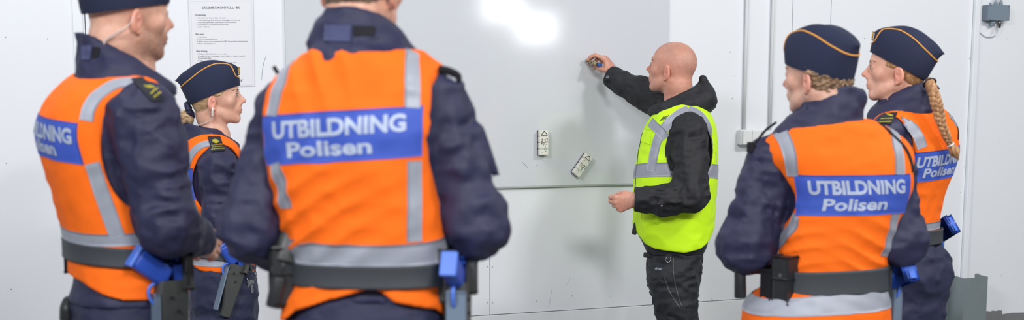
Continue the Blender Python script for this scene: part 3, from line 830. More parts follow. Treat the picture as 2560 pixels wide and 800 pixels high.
# ------------------------------------------------------------------ side cap
def make_cap(h, root, emblem=True, tilt=0.0, csc=1.0, tail=1.0):
    class HH: pass
    h0 = h; h = HH(); h.sc = h0.sc * csc; ct, st = math.cos(tilt), math.sin(tilt)
    def w_(q):
        q = np.array(q, float); y = q[1] * (tail if q[1] < -.09 else 1) if False else q[1]; z = q[2]
        x = q[0] * csc; y = y * csc; z = .06 + (z - .06) * csc
        yy = y * ct - (z - .05) * st; zz = .05 + y * st + (z - .05) * ct
        return h0.w((x, yy, zz))
    h.w = w_; h.R = h0.R @ np.array([[1, 0, 0], [0, ct, -st], [0, st, ct]])
    R = h.R; nt, nv = 72, 20
    top = catmull([(0.100, 0.150), (0.070, 0.166), (0.0, 0.180), (-0.060, 0.170), (-0.125 * (.5 + .5 * tail), 0.134), (-0.164 * tail, 0.098)], nt)
    def outline(t, v, off=0.0):
        yb = 0.104 + (-0.106 - 0.104) * t; zb = 0.072 + (-0.004 - 0.072) * t
        i = t * (nt - 1); i0 = int(min(i, nt - 2)); fr = i - i0
        yt, zt = top[i0] * (1 - fr) + top[i0 + 1] * fr
        wb = (0.0835 + off) * (max(1 - abs(2 * t - 1) ** 2.5, 0)) ** (1 / 2.1)
        wt = 0.012 * math.sin(math.pi * t)
        k = math.cos(v * math.pi / 2) ** 0.62 if v < 1 else 0
        x = wt + (wb - wt) * k + 0.006 * math.sin(math.pi * v) * (wb / 0.0835)
        if v >= 1: x = 0.0
        vv = v
        y = yb + (yt - yb) * vv; z = zb + (zt - zb) * (math.sin(vv * math.pi / 2) ** 1.15)
        dip = -0.006 * (v > 0.99) * math.sin(math.pi * t)
        if off:
            y += off * (1 - 2 * t) * (abs(2 * t - 1) ** 4)
        return np.array([x, y, z + dip])
    def sheet(vmax_fn, off):
        V = []; ts = 0.5 - 0.5 * np.cos(np.linspace(0, math.pi, nt))
        rows = []
        for sx in (1, -1):
            for t in (ts if sx == 1 else ts[::-1][1:-1]):
                for j in range(nv):
                    v = vmax_fn(t) * j / (nv - 1); p = outline(t, v, off); V.append(h.w((sx * p[0], p[1], p[2])))
        n = 2 * nt - 2
        return np.array(V), grid_faces(n, nv, True), ts, n
    cr = {}
    V, Fs, ts, n = sheet(lambda t: 1.0, 0.0)
    # slight cloth wobble
    V = V + np.stack([0.0016 * vnoise(V.astype(f32), 28, 3 + k) for k in range(3)], -1)
    capo = obj_w('cap', V, [f[::-1] for f in Fs], M['cap'], root)
    fr = catmull([(0, .40), (.06, .52), (.12, .80), (.2, .93), (.35, .88), (.5, .80), (.75, .72), (1, .72)], 80)
    vf = lambda t: math.asin(min(1, max(0.02, float(np.interp(t, fr[:, 0], fr[:, 1]))) ** (1 / 1.15))) / (math.pi / 2)
    V, Fs, ts, n = sheet(vf, 0.0034)
    # thickness: inner ring back to the crown
    m = len(V)
    I = []
    for sx in (1, -1):
        for t in (ts if sx == 1 else ts[::-1][1:-1]):
            p = outline(t, vf(t), 0.0002); I.append(h.w((sx * p[0], p[1], p[2])))
    V2 = np.vstack([V, np.array(I)]); F2 = [f[::-1] for f in Fs]
    for i in range(n): F2.append((i * nv + nv - 1, m + i, m + (i + 1) % n, ((i + 1) % n) * nv + nv - 1))
    fl = obj_w('turned_up_flap', V2, F2, M['cap'], capo)
    edge = np.array([V[i * nv + nv - 1] for i in range(n)]); edge = np.vstack([edge, edge[:1]])
    Vt, Ft = tube(edge, 0.0024 * h.sc / 0.95, 8); obj_w('gold_piping', Vt, Ft, M['gold'], capo)
    if emblem:
        p = outline(0.0, 0.50, 0.004); c = h.w((0.0, p[1] + 0.0005, p[2] + .004)); f = R[:, 1]
        bm = bmesh.new(); bm_cyl(bm, c - f * 0.002, c + f * 0.003, 0.011, 0.009, 20, bev=0.001)
        for a in range(8):
            t = a * math.pi / 4; q = c + (R[:, 0] * math.cos(t) + R[:, 2] * math.sin(t)) * 0.011
            bm_cyl(bm, q - f * 0.002, q + f * 0.002, 0.004, 0.003, 8)
        bm_cyl(bm, c + R[:, 2] * 0.011 - f * 0.002, c + R[:, 2] * 0.017 - f * .002, 0.005, 0.006, 10)
        bm_out('cap_badge', bm, M['badge'], capo)
    return capo

# ------------------------------------------------------------------ hands
def hand_fields(wrist, d, palm, side, sc=1.0, curls=None, thumb=None, spread=0.0):
    """list of chains (pts, radii): d fingers direction, palm = normal the palm faces, side = towards thumb."""
    d = np.asarray(d, float); d /= np.linalg.norm(d); palm = np.asarray(palm, float); palm -= d * (palm @ d); palm /= np.linalg.norm(palm)
    sd = np.cross(d, palm); sd = sd if sd @ np.asarray(side) > 0 else -sd
    w = np.asarray(wrist, float); ch = []
    def L(a, b, c): return w + sc * (d * a + sd * b + palm * c)
    pal = [([L(0.0, 0.010, 0), L(0.085, 0.028, 0)], [0.017, 0.0125]), ([L(0.0, 0.0, 0), L(0.088, 0.008, -0.002)], [0.018, 0.013]),
           ([L(0.0, -0.006, 0), L(0.083, -0.012, -0.001)], [0.018, 0.0125]), ([L(0.0, -0.012, 0), L(0.074, -0.030, 0)], [0.016, 0.0115]),
           ([L(0.012, 0.018, 0.006), L(0.045, 0.034, 0.010)], [0.015, 0.013])]
    ln = [(0.043, 0.026, 0.020), (0.048, 0.030, 0.021), (0.044, 0.028, 0.021), (0.034, 0.021, 0.018)]
    bs = [(0.086, 0.028), (0.090, 0.009), (0.085, -0.011), (0.076, -0.030)]
    rr = [(0.0096, 0.0088, 0.008, 0.0068), (0.0098, 0.009, 0.008, 0.007), (0.0094, 0.0086, 0.0078, 0.0068), (0.0084, 0.0076, 0.0068, 0.006)]
    curls = curls or [(25, 35, 20)] * 4
    fingers = []
    for k in range(4):
        p = L(bs[k][0], bs[k][1], 0); pts = [p]; a = 0
        fan = (1.5 - k) * spread
        for j in range(3):
            a += math.radians(curls[k][j]); v = d * math.cos(a) + palm * math.sin(a); v = v + sd * fan * math.cos(a); v /= np.linalg.norm(v)
            p = p + v * ln[k][j] * sc; pts.append(p)
        fingers.append((pts, [r * sc for r in rr[k]]))
    th = thumb or [(0.045, 0.036, 0.012), (0.070, 0.050, 0.022), (0.094, 0.048, 0.034)]
    tp = [L(0.018, 0.020, 0.006)] + [L(*t) for t in th]
    fingers.append((tp, [r * sc for r in (0.015, 0.0115, 0.0098, 0.0080)]))
    return pal, fingers, L
def hand_mesh(hf, fore=None, h=0.0019):
    pal, fin, L = hf
    pts = [q for c in pal for q in c[0]] + [q for c in fin for q in c[0]] + ([fore[0][-1]] if fore else [])
    def fn(p):
        d = None
        for c, r in pal:
            e = chain(p, c, r); d = e if d is None else smin(d, e, 0.012)
        if fore is not None: d = smin(d, chain(p, fore[0], fore[1]), 0.015)
        F = None
        for c, r in fin:
            e = chain(p, c, r, 0.004)
            for q, rq in zip(c[1:3], r[1:3]): e = smin(e, sph(p, q, rq * 1.05), 0.003)
            F = e if F is None else smin(F, e, 0.0016)
        return smin(d, F, 0.006)
    lo, hi = bbox(pts, 0.03)
    return surf(fn, lo, hi, h, 1)

def cat_meshes(parts):
    Vs, Qs, k = [], [], 0
    for V, Q in parts:
        Vs.append(V); Qs.append(np.asarray(Q) + k); k += len(V)
    return np.vstack(Vs), np.vstack(Qs)

# ------------------------------------------------------------------ belt gear
def belt_ring(loft, zf, height, off, th=0.006, k=200):
    V = []; prof = [(-0.5, 0), (-0.5, 1), (-0.42, 1.15), (-0.36, 1.0), (0.36, 1.0), (0.42, 1.15), (0.5, 1), (0.5, 0)]
    Rb = loft.ring(zf(0), off, k); C = Rb.mean(0)
    for i in range(k):
        a = 2 * math.pi * i / k
        zc = zf(a)
        cx, cy, hw, hd = [float(v) for v in loft.at(zc)]
        for (t, o) in prof:
            R1 = loft_pt(loft, a, zc, off + o * th); R1[2] = zc + t * height; V.append(R1)
    n = len(prof); F = []
    for i in range(k):
        for j in range(n - 1):
            a = i * n + j; b = ((i + 1) % k) * n + j; F.append((a, a + 1, b + 1, b))
    return np.array(V), [f[::-1] for f in F]
def loft_pt(loft, a, z, off):
    cx, cy, hw, hd = [float(v) for v in loft.at(z)]
    e = 2 / loft.n
    x = (hw + off) * np.sign(math.sin(a)) * abs(math.sin(a)) ** e
    y = -(hd + off) * np.sign(math.cos(a)) * abs(math.cos(a)) ** e
    return np.array([cx, cy, z]) + x * loft.u + y * loft.v
def belt_frame(loft, a, z, off):
    """position, tangent (towards the right side), outward normal at angle a from the middle of the back."""
    p = loft_pt(loft, a, z, off); q = loft_pt(loft, a + 0.03, z, off); t = q - p; t[2] = 0; t /= np.linalg.norm(t)
    n = np.cross(t, np.array([0, 0, 1.0])); 
    c = loft_pt(loft, a, z, off + 0.05) - p
    if n @ c < 0: n = -n
    return p, t, n

UPV = np.array([0, 0, 1.0])
def holster_and_pistol(loft, belt, a, z, off, lab, gaze=0.0, drop=0.05, grip_dir=None, scale=1.0, tilt=0.0, gang=25):
    """holster hung outside the right hip with a solid blue training pistol in it; grip points backwards."""
    p, t, n = belt_frame(loft, a, z, off)
    back = -t if True else t                      # t runs from the back round to the right hip and on to the front
    if grip_dir is not None:
        back = np.asarray(grip_dir, float); back /= np.linalg.norm(back); n = n - back * (n @ back); n /= np.linalg.norm(n)
    fw = -back
    dn = -UPV * math.cos(tilt) + back * math.sin(tilt)       # direction of the muzzle
    bk = back * math.cos(tilt) + UPV * math.sin(tilt)
    s = scale
    o = p + n * 0.030 - UPV * drop
    def L(f, u, w): return o + s * (-bk * f + (-dn) * u + n * w)
    R = np.stack([-bk, n, -dn], 1)
    # holster shell
    bm = bmesh.new()
    def slab(secs, n_=n):
        rings = []
        for (u, f0, f1, w) in secs:
            r = []
            for (ff, ww) in ((f0, -w * .6), (f0 + .006, -w), (f1 - .006, -w), (f1, -w * .6), (f1, w * .6), (f1 - .006, w), (f0 + .006, w), (f0, w * .6)):
                r.append(bm.verts.new(L(ff, u, ww)))
            rings.append(r)
        for i in range(len(rings) - 1):
            for j in range(8): bm.faces.new((rings[i][j], rings[i][(j + 1) % 8], rings[i + 1][(j + 1) % 8], rings[i + 1][j]))
        bm.faces.new(rings[0][::-1]); bm.faces.new(rings[-1])
    slab([(0.015, -0.030, 0.034, 0.020), (-0.02, -0.036, 0.036, 0.022), (-0.07, -0.034, 0.034, 0.021), (-0.13, -0.020, 0.030, 0.019), (-0.19, -0.012, 0.026, 0.017)])
    hs = bm_out('holster', bm, M['holster'], belt, smooth=False)
    bm = bmesh.new()
    bm_box(bm, L(0.030, 0.032, 0.004), (0.011, 0.023, 0.040), R, bev=0.008, seg=3)     # locking hood in front of the slide
    bm_box(bm, L(0.0, 0.03, -0.027), (0.034, 0.005, 0.055), R, bev=0.004)               # backing plate
    bm_out('holster_hood', bm, M['holster'], belt)
    bm = bmesh.new()
    bm_box(bm, L(-0.037, -0.085, 0.004), (0.004, 0.018, 0.085), R, bev=0.003)           # light edge strip along the back of the shell
    bm_out('holster_edge', bm, M['holster_edge'], belt)
    for (f, u) in ((0.006, -0.05), (-0.008, -0.02), (0.028, 0.03)):
        bm = bmesh.new(); bm_cyl(bm, L(f, u, 0.020), L(f, u, 0.0255), 0.0045, seg=12); bm_out('holster_screw', bm, M['gear'], belt)
    # pistol
    root = empty('training_pistol', L(-0.02, 0.01, 0), lab, 'training pistol', 'blue training pistols in hip holsters')
    ga = math.radians(gang); gb = bk * math.cos(ga) - dn * math.sin(ga); gd = np.cross(n, gb); 
    Rg = np.stack([gb, n, gd], 1)
    bm = bmesh.new(); bm_box(bm, L(-0.01, 0.022, 0) + gb * 0.038 * s, (0.044 * s, 0.0175, 0.0245 * s), Rg, bev=0.0125, seg=5)
    g = bm_out('grip', bm, M['pistol'], root, smooth=True)
    bm = bmesh.new(); bm_box(bm, L(-0.01, 0.022, 0) + gb * 0.084 * s, (0.0045, 0.0178, 0.0255 * s), Rg, bev=0.003, seg=3); bm_out('grip_base', bm, M['pistol_lt'], root, smooth=False)
    bm = bmesh.new(); bm_box(bm, L(0.012, 0.022, 0), (0.016, 0.013, 0.032), R, bev=0.005, seg=3)
    bm_box(bm, L(0.012, 0.058, 0), (0.006, 0.010, 0.006), R, bev=0.003); bm_out('slide', bm, M['pistol'], root, smooth=True)
    pts = [L(-0.028, 0.012, 0), L(-0.046, 0.004, 0), L(-0.050, -0.012, 0), L(-0.042, -0.030, 0), L(-0.030, -0.034, 0)]
    V, Fs = tube(pts, 0.0045, 8, 24); obj_w('trigger_guard', V, Fs, M['pistol_lt'], root)
    return root
M['holster_edge'] = new_mat('holster_edge', rgb(112, 128, 148), 0.45)
M['pistol_lt'] = new_mat('blue_training_plastic_end', rgb(82, 122, 220), 0.4)

def pouch(loft, belt, a, z, off, w, h, d, name='pouch', mat='gear', zoff=0.0, flap=True):
    p, t, n = belt_frame(loft, a, z, off); R = np.stack([t, n, UPV], 1); c = p + n * d / 2 + UPV * zoff
    bm = bmesh.new(); bm_box(bm, c, (w / 2, d / 2, h / 2), R, bev=min(0.006, d * .3), seg=3)
    if flap:
        bm_box(bm, c + UPV * (h * 0.28) + n * 0.002, (w / 2 + 0.0015, d / 2 + 0.001, h * 0.24), R, bev=0.004, seg=2)
    o = bm_out(name, bm, M[mat], belt)
    if flap:
        q = c + n * (d / 2 + 0.003) + UPV * (h * 0.12); bm = bmesh.new(); bm_cyl(bm, q - n * 0.001, q + n * 0.002, 0.006, seg=16); 
        bm_out('snap_button', bm, M['chrome_snap'], belt)
    return o
# ------------------------------------------------------------------ people
def sections(Y, rows):
    out = []
    for (py, px, dY, hw, hd) in rows:
        p = P(px, py, Y + dY); out.append((p[0], Y + dY, p[2], hw, hd))
    return out

def build_person(sp):
    Y = sp['Y']; yaw = math.radians(sp['yaw']); W = lambda q: P(q[0], q[1], Y + (q[2] if len(q) > 2 else 0))
    loft = Loft(sections(Y, sp['torso']), yaw, sp.get('n', 2.4))
    u, v = loft.u, loft.v
    bx = float(loft.at(loft.z0 + 0.05)[0]); by = float(loft.at(loft.z0 + 0.05)[1])
    root = empty('person', (bx, by, 0), sp['label'], 'person')
    H = sp['head']
    # ---- arms
    arms = {}
    for k in ('L', 'R'):
        a = sp['arm' + k]; arms[k] = ([W(q) for q in a['pts']], a['r'])
    neck = W(sp['neck']); rn = sp.get('rn', 0.062)
    sh = {k: arms[k][0][0] for k in arms}
    trap_r = sp.get('trap', (0.06, 0.05)); voff = sp.get('voff', 0.010); ks = sp.get('ks', 0.05)
    def core(p, off):
        d = loft.d(p, off)
        for k in sh:
            q = sh[k] + (neck - sh[k]) * 0.12 + np.array([0, 0, sp.get('tz', 0.004)])
            d = smin(d, cap(p, neck + (sh[k] - neck) * 0.1 - np.array([0, 0, 0.03]), q, trap_r[0] + off, trap_r[1] + off), ks)
        return d
    seed = sp.get('seed', 1) * 3.7
    def sleeves(p, off=0.0, wr=1.0):
        d = None
        for k in arms:
            e = chain(p, arms[k][0], [r + off for r in arms[k][1]], 0.03)
            d = e if d is None else np.minimum(d, e)
        near = np.clip(1 - np.abs(d) / 0.05, 0, 1)
        return d - wr * near * (0.017 * folds(p, sp.get('fs', (19, 19, 11)), seed) + 0.015 * folds(p, (14, 14, 30), seed + 7) + 0.006 * folds(p, (42, 42, 52), seed + 15))
    cname = sp['cloth']
    # ---- collar
    cs = sp['collar']; cloft = Loft(sections(Y, cs['secs']), math.radians(cs.get('yaw', sp['yaw'])), 2.1)
    pz = W(cs['clip'][0]); slope = cs['slope']; cv = cloft.v; cu = cloft.u
    def collar(p, solid=False, off=0.0):
        pp = p.copy()
        if not solid: pp = p + 0.020 * np.stack([vnoise(p, 14, seed), vnoise(p, 14, seed + 2), 0 * p[:, 0]], -1)
        d = cloft.d(pp, off, capz=False)
        if not solid: d = d - 0.011 * folds(p, (13, 13, 26), seed + 50) - 0.004 * folds(p, (30, 30, 44), seed + 52)
        if not solid: d = np.abs(d + cs.get('th', 0.007)) - cs.get('th', 0.007)
        top = (p[:, 2] - pz[2]) + slope * ((p - pz.astype(f32)) @ cv.astype(f32)) + cs.get('lat', 0.0) * ((p - pz.astype(f32)) @ cu.astype(f32)) - 0.006 * vnoise(p, 12, seed + 1)
        d = smax(d, top.astype(f32), 0.008)
        return smax(d, (cloft.z0 - p[:, 2]).astype(f32), 0.01)
    # ---- jacket (torso, sleeves, collar)
    zb = W((0, sp['jacket_hem'], 0))[2] if 'jacket_hem' in sp else loft.z0
    jinset = -0.007
    def jacket(p):
        d = core(p, jinset) 
        d = d - 0.004 * folds(p, (16, 16, 22), seed + 11)
        d = d - 0.010 * np.clip((p[:, 2] - cloft.z0 + .02) / .05, 0, 1) * folds(p, (17, 17, 30), seed + 12)
        d = smin(d, sleeves(p), sp.get('kj', 0.025))
        # open cuffs
        for k in arms:
            a, b = arms[k][0][-2], arms[k][0][-1]; ax = (b - a) / np.linalg.norm(b - a)
            end = ((p - b.astype(f32)) @ ax.astype(f32)) - 0.012
            nearw = np.sqrt(((p - b.astype(f32)) ** 2).sum(-1)) < 0.12
            d = np.where(nearw, smax(d, end, 0.004), d)
            r = arms[k][1][-1]
            hole = cap(p, b - ax * 0.025, b + ax * 0.05, r - 0.010)
            d = np.where(nearw, smax(d, -hole, 0.004), d)
        d = smin(d, collar(p), 0.012)
        if 'extra_jacket' in sp: d = sp['extra_jacket'](p, d, W)
        low = (zb - p[:, 2]) + 0.006 * vnoise(p, 10, seed + 20)
        return smax(d, low.astype(f32), 0.006)
    apts = [q for k in arms for q in arms[k][0]]
    zt = cloft.z1
    ctr = np.array([bx, by, 0])
    allp = apts + [loft.ring(z, 0.02, 12)[i] for z in (loft.z0, (loft.z0 + loft.z1) / 2, loft.z1 - 0.05) for i in range(12)] + [cloft.ring(cloft.z1, 0.0, 12)[i] for i in range(12)] + [cloft.ring(cloft.z0, 0.02, 12)[i] for i in range(12)]
    lo, hi = bbox(allp, 0.11); lo[2] = zb - 0.02; hi[2] = max(zt + 0.03, hi[2] - 0.05) if 'hiz' not in sp else sp['hiz']
    h = sp.get('res', 0.006)
    V, Q = surf(jacket, lo, hi, h, 2)
    jo = obj_w('jacket', V, Q, M[cname], root); jbvh = bvh_of(V, Q)
    # ---- vest
    vs = sp['vest']; Wd = vs['W']
    tun = []
    for k in arms:
        sg = -1 if k == 'L' else 1
        c = sh[k] + v * vs.get('tv', 0.0) + UPV * vs.get('tz', -0.07)
        tun.append((c, sg))
    pulls = [(W(c_), (u * math.cos(a_) + UPV * math.sin(a_)), R__, am, fq) for (c_, a_, R__, am, fq) in vs.get('pulls', [])]
    hemK = np.array([[W((x, y, 0))[0], W((x, y, 0))[2]] for x, y in vs['hem']]) if isinstance(vs['hem'], list) else None
    def vest(p):
        d = core(p, voff - 0.002) - vs.get('wr', 0.006) * folds(p, vs.get('fs', (5, 5, 7)), seed + 30) - 0.004 * folds(p, (17, 17, 24), seed + 33)
        for (c_, dr, R__, am, fq) in pulls:
            q = p - c_.astype(f32); pr = np.abs(np.sin((q @ dr.astype(f32)) * fq + 3 * vnoise(p, 6, seed))); d = d - am * np.exp(-(q * q).sum(-1) / (R__ * R__)) * (0.6 - pr)
        x = ((p - ctr.astype(f32)) @ u.astype(f32))
        for c, sg in tun:
            q = p - c.astype(f32)
            xx = ((p[:, 0] - loft.at(p[:, 2])[0]) * u[0] + (p[:, 1] - loft.at(p[:, 2])[1]) * u[1]) * sg
            e = np.sqrt(((q @ v.astype(f32)) / vs['ta']) ** 2 + (q[:, 2] / vs['tb']) ** 2)
            tube_ = (e - 1) * min(vs['ta'], vs['tb'])
            hole = np.maximum(tube_, (Wd if np.ndim(Wd) == 0 else (Wd[0] if sg < 0 else Wd[1])) - xx)
            d = smax(d, -hole.astype(f32), 0.008)
            d = smax(d, np.minimum(xx - vs['Wmax'], q[:, 2] + .02).astype(f32), 0.006)
        if vs.get('inner', True):
            pass
        d = smax(d, -np.maximum(cloft.d(p, vs.get('nk', 0.004), capz=False), ((W((0, vs['ncut'], 0))[2] if 'ncut' in vs else cloft.z0) - p[:, 2])).astype(f32), 0.012)
        if 'neckcut' in vs:
            c, r = vs['neckcut']; d = smax(d, -ell(p, W(c), r, loft_R), 0.006)
        if hemK is not None: hz = np.interp(p[:, 0], hemK[:, 0], hemK[:, 1])
        else: hz = W((0, vs['hem'], 0))[2]
        d = smax(d, (hz - p[:, 2]).astype(f32), 0.005)
        return d
    loft_R = np.stack([u, v, UPV], 1)
    lo, hi = bbox([loft.ring(z, 0.03, 12)[i] for z in (loft.z0, (loft.z0 + loft.z1) / 2, loft.z1) for i in range(12)] + list(sh.values()), 0.07)
    Vv, Qv = surf(vest, lo, hi, sp.get('vres', 0.005), 3); allV, allQ = cat_meshes([(V, Q), (Vv, Qv)])
    vo = obj_w('safety_vest', Vv, Qv, M[vs['mat']], root); vb = bvh_of(Vv, Qv)
    def hit(px, py):
        loc, nor, i, dd = vb.ray_cast(Vector(CAM), Vector(ray(px, py)).normalized())
        return None if loc is None else np.array(loc)
    def path_px(pts):
        r = []
        for q in pts:
            if len(q) == 3: r.append(W(q)); continue
            hh = hit(*q)
            r.append(hh if hh is not None else snap(vb, W((q[0], q[1], 0)), 0, 1.0)[0])
        return r
    res = dict(root=root, loft=loft, vb=vb, ab=bvh_of(allV, allQ), vest=vo, jacket=jo, jb=jbvh, W=W, u=u, v=v, path=path_px, hit=hit, arms=arms, cloft=cloft, sh=sh)
    # ---- belt
    if 'belt' in sp:
        b = sp['belt']; (xl, yl), (xr, yr) = b['line']; 
        pl, pr = W((xl, yl, 0)), W((xr, yr, 0)); zc = (pl[2] + pr[2]) / 2; sl = (pr[2] - pl[2]) / max(abs(pr[0] - pl[0]), 0.05)
        off = b.get('off', 0.016)
        def zf(a): 
            q = loft_pt(loft, a, zc, off); return zc + sl * (q[0] - (pl[0] + pr[0]) / 2) + b.get('fwd', 0.0) * float((q - loft_pt(loft, 0, zc, 0)) @ v)
        Vb, Fb = belt_ring(loft, zf, b.get('h', 0.046), off); bo = obj_w('duty_belt', Vb, Fb, M['belt'], root)
        res['belt'] = bo; res['zf'] = zf; res['boff'] = off + 0.006
    # ---- trousers
    tr = sp['legs']; 
    legs = {k: ([W(q) if q[1] is not None else None for q in tr[k]['pts']], tr[k]['r']) for k in ('L', 'R')}
    for k in legs:
        pts, r = legs[k]
        kn = pts[-1]; 
        an = np.array([kn[0] + tr[k].get('foot', (0, 0))[0], kn[1] + tr[k].get('foot', (0, 0))[1], 0.09])
        mid = kn * 0.5 + an * 0.5
        legs[k] = (pts + [mid, an], list(r) + [0.075, 0.062])
    tl = Loft(sections(Y, tr['pelvis']), yaw, 2.4)
    def trousers(p):
        d = tl.d(p, 0.0)
        for k in legs:
            e = chain(p, legs[k][0], legs[k][1], 0.03)
            d = smin(d, e, 0.03)
        d = d - 0.014 * folds(p, tr.get('fs', (12, 12, 24)), seed + 40) - 0.008 * folds(p, (28, 28, 50), seed + 44)
        return smax(d, (0.085 - p[:, 2]).astype(f32), 0.01)
    lo, hi = bbox([q for k in legs for q in legs[k][0]] + [tl.ring(z, 0.02, 12)[i] for z in (tl.z0, tl.z1) for i in range(12)], 0.10); lo[2] = 0.05; hi[2] -= 0.07
    V, Q = surf(trousers, lo, hi, sp.get('tres', 0.008), 2); to = obj_w('trousers', V, Q, M[tr['mat']], root)
    res['tb'] = bvh_of(V, Q); res['trousers'] = to; res['legs'] = legs
    # boots
    for k in legs:
        an = legs[k][0][-1]
        def boot(p):
            q0 = an * np.array([1, 1, 0])
            d = cap(p, q0 + UPV * 0.15, q0 + UPV * 0.06, 0.052)
            d = smin(d, cap(p, q0 + UPV * 0.045 - v * 0.03, q0 + UPV * 0.04 + v * 0.15, 0.040, 0.036), 0.03)
            return smax(d, (0.004 - p[:, 2]).astype(f32), 0.006)
        a0 = an * np.array([1, 1, 0]); lo, hi = bbox([a0 - v * 0.1, a0 + v * 0.22, a0 + UPV * 0.18 + u * 0.06, a0 - u * 0.06], 0.06); lo[2] = -0.02
        V, Q = surf(boot, lo, hi, 0.006, 1); obj_w('boot', V, Q, M['boot'], root)
    # ---- body: head, neck, hands and the hidden trunk, one mesh
    parts = []
    nb = W(sp['neck_base']) if 'neck_base' in sp else neck
    nr = sp.get('neck_r', 0.056)
    def headfn(p):
        d = H.d_local(H.loc(p).astype(f32)) * H.sc
        n0 = H.w((0, -0.028, 0.0)); n1 = H.w((0, -0.034, -0.045))
        nk = chain(p, [n0, n1, nb], [nr * 0.98, nr * 0.97, nr * 1.08], 0.03)
        d = smin(d, nk, 0.018)
        for sx in (-1, 1):
            d = smin(d, cap(p, H.w((sx * 0.050, -0.015, -0.03)), nb + v * 0.045 + u * sx * 0.02 - UPV * 0.02, 0.013), 0.02)
        d = smin(d, ell(p, nb - UPV * 0.07, (0.10, 0.07, 0.07), loft_R), 0.03)
        return smax(d, (nb[2] - 0.08 - p[:, 2]).astype(f32), 0.01)
    lo, hi = bbox([H.w((a, b_, c)) for a in (-0.1, 0.1) for b_ in (-0.11, 0.125) for c in (-0.09, 0.145)] + [nb + u * 0.08 - UPV * 0.06, nb - u * 0.08], 0.015); lo[2] = nb[2] - 0.06
    hv, hq = surf(headfn, lo, hi, 0.0024, 1); parts.append((hv, hq)); res['hb'] = bvh_of(hv, hq)
    hands = {}
    for k in arms:
        wpt = arms[k][0][-1]; el = arms[k][0][-2]; ax = (wpt - el) / np.linalg.norm(wpt - el)
        hs = sp.get('hand' + k, {}); 
        d_ = np.array(hs.get('d', ax), float); palm = np.array(hs.get('palm', (-u * (1 if k == 'R' else -1))), float)
        start = wpt + ax * hs.get('out', 0.0) + np.array(hs.get('sh', (0, 0, 0)), float)
        if 'start' in hs: start = np.array(hs['start'], float)
        hf = hand_fields(start, d_, palm, hs.get('side', UPV), hs.get('sc', 1.0), hs.get('curls'), hs.get('thumb'), hs.get('spread', 0.0))
        hands[k] = hf
        parts.append(hand_mesh(hf, ([start, start - ax * 0.09], [0.021, 0.029])))
    def trunk(p):
        d = core(p, -0.035)
        for k in arms: d = smin(d, chain(p, arms[k][0], [max(r - 0.028, 0.024) for r in arms[k][1]], 0.02), 0.02)
        d = smin(d, tl.d(p, -0.03), 0.02)
        for k in legs: d = smin(d, chain(p, legs[k][0], [max(r - 0.03, 0.03) for r in legs[k][1]], 0.02), 0.03)
        return d
    lo, hi = bbox([q for k in legs for q in legs[k][0]] + apts + [neck], 0.1); lo[2] = 0.04
    V, Q = surf(trunk, lo, hi, 0.014, 1); parts.append((V, Q))
    V, Q = cat_meshes(parts)
    bo = obj_w('body', V, Q, M['skin'], root, tint=H.tint(V)); res['body'] = bo; res['hands'] = hands
    eyes(H, root)
    if sp.get('cap', True): res['cap'] = make_cap(H, root, True, *sp.get('capx', (0, 1, 1)))
    res['H'] = H; res['legR'] = loft_R
    return res

def smooth_text_panel(res, Y, edges, lab=True, tilt=0.0, yo=None):
    pass

def back_panel(r, a0, a1, zt, zb, slope, text=True, lines=None):
    """blue panel across the back; a = arc length from the middle of the back."""
    L = r['loft']; vb = r['vb']
    def fn(uu, vv):
        a = a0 + (a1 - a0) * uu; z = zt + (zb - zt) * vv + slope * a
        return L.arc(a, z, 0.012)
    NU, NV = 60, 22
    V, Fs = patch(vb, fn, NU, NV, 0.0022); p = obj_w('back_panel', V, Fs, M['blue_panel'], r['vest'])
    G = V[:NU * NV].reshape(NU, NV, 3)
    for _ in range(3):
        gp = np.pad(G, ((1, 1), (1, 1), (0, 0)), mode='reflect', reflect_type='odd'); Gs = (gp[:-2, 1:-1] + gp[2:, 1:-1] + gp[1:-1, :-2] + gp[1:-1, 2:]) / 4; Gn = Gs if _ == 0 else Gn
    GN = np.cross(np.gradient(G, axis=0), np.gradient(G, axis=1)); GN /= np.linalg.norm(GN, axis=2)[..., None] + 1e-9
    if GN[NU // 2, NV // 2] @ (-L.v) < 0: GN = -GN
    def bil(A, x, y):
        x = min(max(x, 0), NU - 1.001); y = min(max(y, 0), NV - 1.001); i, j = int(x), int(y); fx, fy = x - i, y - j
        return (A[i, j] * (1 - fx) + A[i + 1, j] * fx) * (1 - fy) + (A[i, j + 1] * (1 - fx) + A[i + 1, j + 1] * fx) * fy
    if not text: return p
    for (s, c, zc, wdt, hgt, thick) in lines:
        Vt, Ft = text_mesh(s, 1.0, thick, 0, 0.12)
        x0, x1 = Vt[:, 0].min(), Vt[:, 0].max(); y1 = 0.73
        out = []
        for x, y in Vt:
            a = c + (x - (x0 + x1) / 2) / (x1 - x0) * wdt; z = zc + (y / y1 - 0.5) * hgt
            gx = (a - a0) / (a1 - a0) * (NU - 1); gy = (z - zt) / (zb - zt) * (NV - 1); q = bil(G, gx, gy) + bil(GN, gx, gy) * 0.0014; out.append(q)
        obj_w('lettering', out, Ft, M['letter'], p, smooth=False)
    return p

def band(r, zf, height, off=0.0022, a0=math.pi, a1=3 * math.pi, k=160, name='reflective_strip', rows=6, arc_off=0.012):
    L = r['loft']
    def fn(uu, vv):
        a = a0 + (a1 - a0) * uu; q = loft_pt(L, a, zf(a), arc_off); q[2] += height * (0.5 - vv); return q
    V, Fs = patch(r['vb'], fn, k, rows, off); return obj_w(name, V, Fs, M['silver'], r['vest'])

def strip_px(r, pts, width, name='reflective_strip', nseg=60, mat='silver', off=0.0024, parent=None):
    V, Fs = ribbon(r['vb'], r['path'](pts), width, off, nseg); return obj_w(name, V, Fs, M[mat], parent or r['vest'])

